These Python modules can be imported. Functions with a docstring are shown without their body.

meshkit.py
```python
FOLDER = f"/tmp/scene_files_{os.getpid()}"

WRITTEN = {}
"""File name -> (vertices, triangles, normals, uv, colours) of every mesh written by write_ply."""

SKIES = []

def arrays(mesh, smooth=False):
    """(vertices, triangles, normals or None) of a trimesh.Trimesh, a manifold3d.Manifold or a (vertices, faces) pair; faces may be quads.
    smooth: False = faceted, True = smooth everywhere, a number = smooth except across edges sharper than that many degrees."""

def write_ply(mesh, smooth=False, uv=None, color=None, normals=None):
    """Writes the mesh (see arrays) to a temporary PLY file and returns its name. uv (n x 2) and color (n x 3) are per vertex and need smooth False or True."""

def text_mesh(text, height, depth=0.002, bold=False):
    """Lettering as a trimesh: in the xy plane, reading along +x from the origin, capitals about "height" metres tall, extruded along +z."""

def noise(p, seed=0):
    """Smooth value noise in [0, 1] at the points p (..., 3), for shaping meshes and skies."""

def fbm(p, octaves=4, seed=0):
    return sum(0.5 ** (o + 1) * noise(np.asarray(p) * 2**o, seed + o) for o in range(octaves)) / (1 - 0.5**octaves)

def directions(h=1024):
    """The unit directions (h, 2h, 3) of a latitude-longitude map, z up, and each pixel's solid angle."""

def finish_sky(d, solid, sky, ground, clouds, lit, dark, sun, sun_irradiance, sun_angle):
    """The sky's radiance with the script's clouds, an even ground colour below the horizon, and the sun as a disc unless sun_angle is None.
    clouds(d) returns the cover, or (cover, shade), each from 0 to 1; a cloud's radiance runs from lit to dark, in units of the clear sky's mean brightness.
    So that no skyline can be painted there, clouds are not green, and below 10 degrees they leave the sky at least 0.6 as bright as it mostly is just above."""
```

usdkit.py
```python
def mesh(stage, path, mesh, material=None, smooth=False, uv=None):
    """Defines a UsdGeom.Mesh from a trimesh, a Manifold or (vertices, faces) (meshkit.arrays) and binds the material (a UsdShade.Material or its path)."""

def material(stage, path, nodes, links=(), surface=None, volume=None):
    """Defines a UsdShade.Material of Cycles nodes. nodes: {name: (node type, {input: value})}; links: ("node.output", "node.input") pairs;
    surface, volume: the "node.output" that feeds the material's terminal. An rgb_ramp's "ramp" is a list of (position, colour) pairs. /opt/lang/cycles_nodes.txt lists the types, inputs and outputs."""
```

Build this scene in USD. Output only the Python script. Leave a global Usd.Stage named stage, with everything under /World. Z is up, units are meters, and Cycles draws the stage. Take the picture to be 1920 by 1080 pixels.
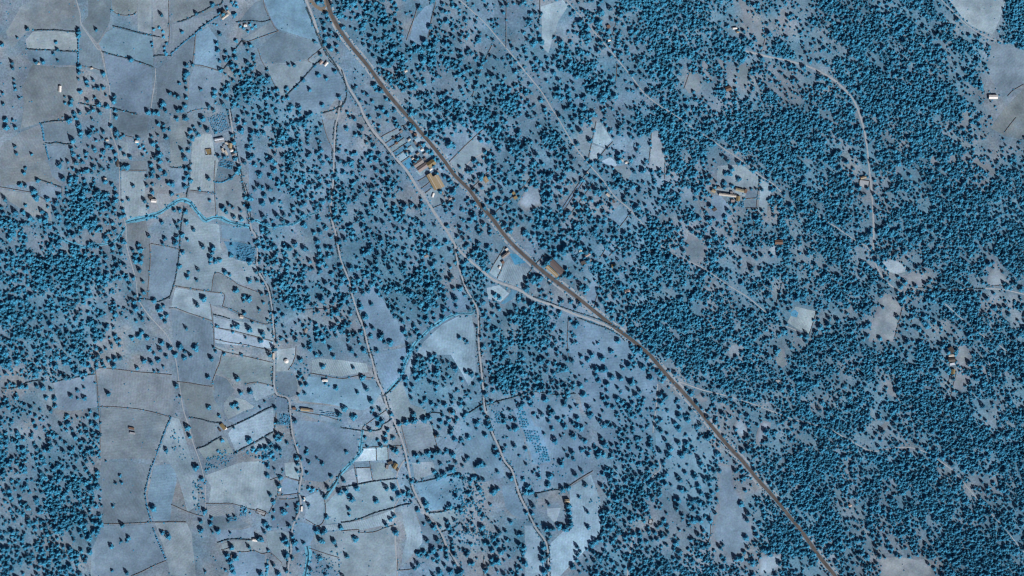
import math, random
import numpy as np, trimesh, shapely
from shapely.geometry import Polygon, LineString, Point
from shapely.ops import unary_union
import usdkit, meshkit
from pxr import Usd, UsdGeom, UsdLux, UsdShade, Sdf, Gf, Vt

# ---------------------------------------------------------------- camera, sky, sun, exposure
stage = Usd.Stage.CreateInMemory()
UsdGeom.SetStageUpAxis(stage, 'Z'); UsdGeom.SetStageMetersPerUnit(stage, 1.0)
UsdGeom.Xform.Define(stage, '/World')
CAM_H = 4000.0
cam = UsdGeom.Camera.Define(stage, '/World/camera')
cam.CreateFocalLengthAttr(75.0)
cam.CreateHorizontalApertureAttr(75.0 * 1920.0 / CAM_H)
cam.CreateVerticalApertureAttr(75.0 * 1080.0 / CAM_H)
cam.CreateClippingRangeAttr(Gf.Vec2f(10.0, 60000.0))
cam.AddTranslateOp().Set(Gf.Vec3d(0, 0, CAM_H))
cam.CreateFStopAttr(2.8); cam.CreateFocusDistanceAttr(80.0)
cam.CreateExposureAttr(0.42)
SUN_EL = math.radians(37.0)
SUN_XY = np.array([0.60, -0.80]); SUN_XY /= np.linalg.norm(SUN_XY)
SUN_ROT = math.atan2(SUN_XY[0], SUN_XY[1])
usdkit.material(stage, '/World/Looks/sky_look', {
    'sky': ('sky_texture', {'sky_type': 'single_scattering', 'sun_disc': False, 'air_density': .55, 'aerosol_density': 2.0, 'ozone_density': .5, 'sun_elevation': SUN_EL, 'sun_rotation': SUN_ROT}),
    'bg': ('background_shader', {'strength': 0.05})}, [('sky.color', 'bg.color')], surface='bg.background')
dome = UsdLux.DomeLight.Define(stage, '/World/sky')
UsdShade.MaterialBindingAPI.Apply(dome.GetPrim()).Bind(UsdShade.Material.Get(stage, '/World/Looks/sky_look'))
dome.GetPrim().SetCustomDataByKey('kind', 'structure')
sun = UsdLux.DistantLight.Define(stage, '/World/sun')
sun.CreateNormalizeAttr(True); sun.CreateIntensityAttr(1.25); sun.CreateAngleAttr(0.5)
sun.CreateColorAttr(Gf.Vec3f(1.0, 0.95, 0.88))
to_sun = np.array([SUN_XY[0]*math.cos(SUN_EL), SUN_XY[1]*math.cos(SUN_EL), math.sin(SUN_EL)])
q = Gf.Rotation(Gf.Vec3d(0, 0, -1), Gf.Vec3d(*(-to_sun)))
sun.AddTransformOp().Set(Gf.Matrix4d().SetRotate(q))

# ---------------------------------------------------------------- helpers
rnd = random.Random(7); rng = np.random.default_rng(7)
used = {}
def fresh(name, parent='/World'):
    k = used.get((parent, name), 0); used[(parent, name)] = k + 1
    return f'{parent}/{name}' if k == 0 else f'{parent}/{name}_{k:03d}'
def X(px): return np.asarray(px, float) - 960.0
def Y(py): return 540.0 - np.asarray(py, float)
def ground_z(x, y):
    x = np.asarray(x, float); y = np.asarray(y, float)
    f = np.exp(-((x/2600)**2 + (y/2600)**2))
    z = 3.2*np.sin(x/118 + 1.1*np.sin(y/171)) + 2.6*np.sin(y/97 - 0.8*np.sin(x/143) + 1.3) + 1.0*np.sin((x+0.7*y)/46 + 2*np.sin(y/83)) + 0.7*np.sin((0.6*x-y)/39+1.7*np.sin(x/71))
    return z * f
def pts(s):
    return [tuple(float(v) for v in p.split(',')[:2]) for p in s.split()]
def wpts(s):
    a = np.array(pts(s)); return np.stack([X(a[:, 0]), Y(a[:, 1])], 1)
def data(prim, **kw):
    for k, v in kw.items():
        if v is not None: prim.SetCustomDataByKey(k, v)
    return prim
def put(path, mesh, mat, smooth=False, tint=None):
    m = usdkit.mesh(stage, path, mesh, mat, smooth=smooth)
    if tint is not None:
        tint = np.asarray(tint, np.float32)
        UsdGeom.PrimvarsAPI(m).CreatePrimvar('tint', Sdf.ValueTypeNames.Color3fArray, 'vertex').Set(Vt.Vec3fArray.FromNumpy(tint))
    return m.GetPrim()
def thing(name, label, cat, loc=(0, 0, 0), rotz=0.0, group=None):
    x = UsdGeom.Xform.Define(stage, fresh(name))
    x.AddTranslateOp().Set(Gf.Vec3d(*[float(v) for v in loc]))
    if rotz: x.AddRotateZOp().Set(float(rotz))
    data(x.GetPrim(), label=label, category=cat, group=group)
    return x.GetPrim()
def part(parent, name, mesh, mat, smooth=False, label=None):
    p = put(fresh(name, str(parent.GetPath())), mesh, mat, smooth)
    return data(p, label=label)
def smooth_line(p, step=4.0):
    """Catmull-Rom through p, resampled every step metres."""
    p = np.asarray(p, float)
    if len(p) > 2:
        e = np.vstack([2*p[0]-p[1], p, 2*p[-1]-p[-2]]); out = []
        for i in range(1, len(e)-2):
            t = np.linspace(0, 1, 9)[:-1, None]
            a, b, c, d = e[i-1], e[i], e[i+1], e[i+2]
            out.append(0.5*((2*b)+(c-a)*t+(2*a-5*b+4*c-d)*t**2+(3*b-a-3*c+d)*t**3))
        p = np.vstack(out+[p[-1:]])
    s = np.r_[0, np.cumsum(np.linalg.norm(np.diff(p, axis=0), axis=1))]
    n = max(2, int(s[-1]/step)+1); u = np.linspace(0, s[-1], n)
    return np.stack([np.interp(u, s, p[:, 0]), np.interp(u, s, p[:, 1])], 1)
def normals2(p):
    t = np.gradient(p, axis=0); t /= np.maximum(np.linalg.norm(t, axis=1, keepdims=True), 1e-9)
    return np.stack([-t[:, 1], t[:, 0]], 1)
def strip(p, width, lift, crown=0.0, jitter=0.0, seed=0):
    """A ribbon of five columns laid on the terrain."""
    n = normals2(p); w = width/2
    r = np.random.default_rng(seed)
    ww = w*(1+jitter*np.convolve(r.normal(size=len(p)+4), np.ones(5)/5, 'valid'))
    cols = []
    for u in (-1, -.5, 0, .5, 1):
        q = p + n*(u*ww)[:, None]
        cols.append(np.c_[q, ground_z(q[:, 0], q[:, 1]) + lift + crown*(1-u*u)])
    v = np.stack(cols, 1).reshape(-1, 3); m = len(p); f = []
    for i in range(m-1):
        for j in range(4):
            a = i*5+j; f += [(a, a+5, a+1), (a+1, a+5, a+6)]
    f = np.array(f)
    tri = trimesh.Trimesh(v, f, process=False)
    if tri.face_normals[:, 2].sum() < 0: f = f[:, ::-1]
    return v, f
def hedge_mesh(p, width, height, seed, rough=.35):
    """A bank-like body with an uneven top and closed ends along p."""
    r = np.random.default_rng(seed); n = normals2(p); m = len(p)
    prof = [(-.5, -.1), (-.52, .45), (-.3, .92), (0.02, 1.0), (.32, .9), (.5, .42), (.5, -.1)]
    k = len(prof); V = np.zeros((m, k, 3))
    hh = height*(1+rough*r.normal(size=m).clip(-1.5, 1.5)*.6); ww = width*(1+rough*r.normal(size=m).clip(-1.5, 1.5)*.5)
    for j, (u, z) in enumerate(prof):
        q = p + n*(u*ww+r.normal(size=m)*.08*width)[:, None]
        V[:, j, :2] = q
        V[:, j, 2] = ground_z(q[:, 0], q[:, 1]) + np.where(z < 0, -.3, z*hh)
    f = []
    for i in range(m-1):
        for j in range(k-1):
            a = i*k+j; f += [(a, a+1, a+k), (a+1, a+k+1, a+k)]
    for j in range(1, k-1):
        f.append((0, j+1, j)); b = (m-1)*k; f.append((b, b+j, b+j+1))
    v = V.reshape(-1, 3); f = np.array(f); t = trimesh.Trimesh(v, f, process=False)
    if t.volume < 0: f = f[:, ::-1]
    return v, f
def box(cx, cy, cz, sx, sy, sz, ang=0.0):
    b = trimesh.creation.box([sx, sy, sz]); 
    if ang: b.apply_transform(trimesh.transformations.rotation_matrix(ang, [0, 0, 1]))
    b.apply_translation([cx, cy, cz]); return b

# ---------------------------------------------------------------- materials
def ground_look(name, grain=.34, rows=None, amt=.13):
    nodes = {
        'geo': ('geometry', {}), 'at': ('attribute', {'attribute': 'tint'}),
        'n1': ('noise_texture', {'scale': .011, 'detail': 5, 'roughness': .62, 'distortion': .8}),
        'n2': ('noise_texture', {'scale': .035, 'detail': 5, 'roughness': .62}),
        'n3': ('noise_texture', {'scale': .30, 'detail': 3, 'roughness': .7}),
        'r1': ('rgb_ramp', {'ramp': [(.3, (.76, .78, .80)), (.5, (1, 1, 1)), (.7, (1.26, 1.22, 1.18))]}),
        'r2': ('rgb_ramp', {'ramp': [(.28, (.74, .75, .76)), (.5, (1, 1, 1)), (.72, (1.22, 1.22, 1.22))]}),
        'r3': ('rgb_ramp', {'ramp': [(.25, (1-grain,)*3), (.5, (1, 1, 1)), (.75, (1+grain,)*3)]}),
        'm1': ('mix_color', {'blend_type': 'multiply', 'fac': 1.0, 'use_clamp': False}),
        'm2': ('mix_color', {'blend_type': 'multiply', 'fac': 1.0, 'use_clamp': False}),
        'm3': ('mix_color', {'blend_type': 'multiply', 'fac': 1.0, 'use_clamp': False}),
        'nb': ('noise_texture', {'scale': .055, 'detail': 6, 'roughness': .7, 'distortion': .6}),
        'rb': ('map_range', {'from_min': .52, 'from_max': .75, 'to_min': 0.0, 'to_max': .26, 'clamp': True}),
        'nc': ('noise_texture', {'scale': .22, 'detail': 2, 'roughness': .6}), 'rc': ('mix_color', {'fac': .22, 'a': (.89, .89, .89)}), 'rc2': ('mix_color', {'blend_type': 'multiply', 'fac': 1.0, 'use_clamp': False}),
        'm4': ('mix_color', {'blend_type': 'mix', 'b': (.10, .20, .30), 'use_clamp': True}),
        'bump': ('bump', {'strength': .55, 'distance': .5}),
        'p': ('principled_bsdf', {'roughness': 1.0, 'specular_ior_level': .1})}
    links = [('geo.position', f'{n}.vector') for n in ('n1', 'n2', 'n3', 'nb', 'nc')]
    links += [('nc.color', 'rc.b'), ('m3.result', 'rc2.a'), ('rc.result', 'rc2.b')]
    links += [('n1.fac', 'r1.fac'), ('n2.fac', 'r2.fac'), ('n3.fac', 'r3.fac'), ('at.color', 'm1.a'), ('r1.color', 'm1.b'),
              ('m1.result', 'm2.a'), ('r2.color', 'm2.b'), ('nb.fac', 'rb.value'), ('rb.result', 'm4.fac'), ('m2.result', 'm4.a'),
              ('m4.result', 'm3.a'), ('r3.color', 'm3.b'), ('n3.fac', 'bump.height'), ('bump.normal', 'p.normal')]
    last = 'rc2.result'
    if rows is not None:
        nodes['map'] = ('mapping', {'rotation': (0, 0, rows)})
        nodes['wv'] = ('wave_texture', {'scale': .10 if amt > .1 else .06, 'distortion': 3.0, 'detail': 2, 'detail_scale': .3})
        nodes['rw'] = ('rgb_ramp', {'ramp': [(0, (1-amt,)*3), (1, (1+amt,)*3)]})
        nodes['m5'] = ('mix_color', {'blend_type': 'multiply', 'fac': 1.0, 'use_clamp': False})
        links += [('geo.position', 'map.vector'), ('map.vector', 'wv.vector'), ('wv.fac', 'rw.fac'), (last, 'm5.a'), ('rw.color', 'm5.b')]
        last = 'm5.result'
    links.append((last, 'p.base_color'))
    return usdkit.material(stage, f'/World/Looks/{name}', nodes, links, surface='p.BSDF')
def plain_look(name, col, var=.25, scale=.4, rough=.9, spec=.2, rnd_amt=0.0, bump=0.0):
    c = np.array(col, float)
    nodes = {'geo': ('geometry', {}), 'n': ('noise_texture', {'scale': scale, 'detail': 5, 'roughness': .65}),
             'r': ('rgb_ramp', {'ramp': [(.25, tuple(c*(1-var))), (.5, tuple(c)), (.75, tuple(np.minimum(c*(1+var), .95)))]}),
             'p': ('principled_bsdf', {'roughness': rough, 'specular_ior_level': spec})}
    links = [('geo.position', 'n.vector'), ('n.fac', 'r.fac')]
    if bump:
        nodes['b'] = ('bump', {'strength': bump, 'distance': .2}); links += [('n.fac', 'b.height'), ('b.normal', 'p.normal')]
    links.append(('r.color', 'p.base_color'))
    return usdkit.material(stage, f'/World/Looks/{name}', nodes, links, surface='p.BSDF')
def leaf_look(name, dark, mid, light):
    nodes = {'geo': ('geometry', {}), 'oi': ('object_info', {}), 'n': ('noise_texture', {'scale': .55, 'detail': 4, 'roughness': .7}),
             'r': ('rgb_ramp', {'ramp': [(.28, dark), (.5, mid), (.72, light)]}),
             'ro': ('rgb_ramp', {'ramp': [(0, (.72, .72, .74)), (.5, (1, 1, 1)), (1, (1.2, 1.12, 1.06))]}),
             'm': ('mix_color', {'blend_type': 'multiply', 'fac': 1.0, 'use_clamp': False}),
             'd': ('principled_bsdf', {'roughness': .75, 'specular_ior_level': .25}), 't': ('translucent_bsdf', {}), 'mx': ('mix_closure', {'fac': .04})}
    links = [('geo.position', 'n.vector'), ('n.fac', 'r.fac'), ('oi.random', 'ro.fac'), ('r.color', 'm.a'), ('ro.color', 'm.b'),
             ('m.result', 'd.base_color'), ('m.result', 't.color'), ('d.BSDF', 'mx.closure1'), ('t.BSDF', 'mx.closure2')]
    return usdkit.material(stage, f'/World/Looks/{name}', nodes, links, surface='mx.closure')
M = {}
M['ground'] = ground_look('ground_look')
M['field'] = ground_look('field_look', .19)
for i_, (ang_, amt_) in enumerate(((.35, .13), (-1.1, .13), (.1, .035), (1.45, .035), (.8, .03), (-.5, .035))):
    M[f'field_{i_}'] = ground_look(f'field_look_{i_}', .19, rows=ang_, amt=amt_)
M['asphalt'] = plain_look('asphalt', (.068, .064, .066), .38, .12)
M['asphalt_worn'] = plain_look('asphalt_worn', (.13, .118, .105), .22, .25)
M['track'] = plain_look('track_dirt', (.225, .262, .31), .22, .3)
M['lane'] = plain_look('lane_dirt', (.225, .26, .31), .25, .3)
M['leaf'] = leaf_look('foliage', (.011, .095, .175), (.034, .235, .415), (.08, .40, .63))
M['leaf_bright'] = leaf_look('foliage_bright', (.025, .18, .32), (.05, .34, .58), (.09, .45, .72))
M['leaf_dull'] = leaf_look('foliage_dull', (.010, .072, .13), (.027, .17, .30), (.06, .30, .48))
M['hedge'] = plain_look('hedge_foliage', (.035, .06, .085), .5, .6)
M['hedge_blue'] = plain_look('hedge_foliage_blue', (.035, .16, .29), .6, .5)
M['verge'] = plain_look('worn_verge', (.21, .25, .30), .35, .25)
M['stone'] = plain_look('dry_stone', (.12, .12, .13), .35, 1.2)
M['bark'] = plain_look('bark', (.09, .08, .075), .3, 2)
M['stream'] = plain_look('stream_water', (.02, .06, .10), .2, .2, rough=.25, spec=.5)
M['bank'] = plain_look('wet_bank_grass', (.085, .27, .41), .6, .16)
M['wall'] = plain_look('rendered_wall', (.40, .39, .37), .12, .8)
M['wood'] = plain_look('dark_wood', (.10, .08, .07), .2, 2)
M['glass'] = plain_look('window_glass', (.03, .04, .05), .1, 1, rough=.15, spec=.5)
ROOF = dict(white=(.5, .5, .51), cream=(.34, .325, .31), tan=(.21, .172, .112), tan2=(.24, .205, .15), brown=(.085, .073, .078), slate=(.18, .20, .24), pink=(.235, .195, .195),
            ochre=(.14, .112, .06), dark=(.042, .04, .042), grey=(.13, .127, .14), mauve=(.165, .145, .155), rust=(.095, .062, .05), olive=(.20, .19, .145), blue=(.32, .37, .45))
for k, c in ROOF.items(): M['roof_'+k] = plain_look('roof_'+k, c, .16, .7, rough=.7, spec=.3)
# ---------------------------------------------------------------- how densely trees stand, in cells of 40 by 36 m (0 open, 9 closed)
GRID_TILES = '''
00000000 00000000 00000000 00000000 00000000 00000000|00000018 00030003 00010002 00241000 00476100 01656400|57734434 45614543 15667443 13566653 41753255 44476668|42367698 54275589 62586488 55798488 55688377 44786358|98446578 88424678 88848668 65556568 25336567 55667677|88875009 98885118 99999936 89899810 89878700 89988611
00003101 00025311 00042501 00065201 11177400 66587300|01016771 01025761 00012652 01001553 00001645 00111315|13446567 12125457 44414236 65503424 76412544 75553644|78555778 88623668 78613547 57545644 38354356 47554365|76689877 76889986 64368887 73215776 52325776 53454787|76896530 66798753 77887547 35798568 35788678 56777789
44353300 68886600 48687610 78664300 88765410 77676100|00005113 00006544 00005765 00003877 00004423 00003455|75545254 56754463 47776360 46886151 41564034 52240038|16676676 15565676 46356667 55245656 88225778 98200488|35567888 27336788 56656888 67764678 88775236 87676368|67767878 76388756 84258635 74588835 72376765 62375778
76783100 54552000 42100000 54110000 52444000 65266000|10002143 00000030 00000000 00000000 00003000 00136100|44246438 00067429 00057558 01013432 01010423 01011215|96302378 86411314 56603411 23202652 22212551 31213641|88555785 87865776 35675767 35456678 25446677 11356776|65774577 87775567 86876577 65886678 64788888 66668889
46631000 53885000 53885000 55584000 55774000 63762000|00001100 00000000 00000000 00000000 00000000 01000012|00114411 00020331 00031324 00011313 00002233 00003313|21215562 21115671 10107631 41007512 62037644 53047576|25368897 35116897 44079888 54158988 55157876 76444877|87874778 98887456 87877578 64688778 43478889 52137899'''
G = np.zeros((30, 48))
for R, line in enumerate(GRID_TILES.strip().splitlines()):
    for Cc, tile in enumerate(line.split('|')):
        for r, row in enumerate(tile.split()):
            for c, ch in enumerate(row): G[R*6+r, Cc*8+c] = int(ch)
def density(px, py):
    """Bilinear, clamped at the picture's edges (the wood goes on outside)."""
    gx = np.clip(np.asarray(px, float)/40-.5, 0, 46.999); gy = np.clip(np.asarray(py, float)/36-.5, 0, 28.999)
    i = gx.astype(int); j = gy.astype(int); u = gx-i; v = gy-j
    return (G[j, i]*(1-u)+G[j, i+1]*u)*(1-v)+(G[j+1, i]*(1-u)+G[j+1, i+1]*u)*v

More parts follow.
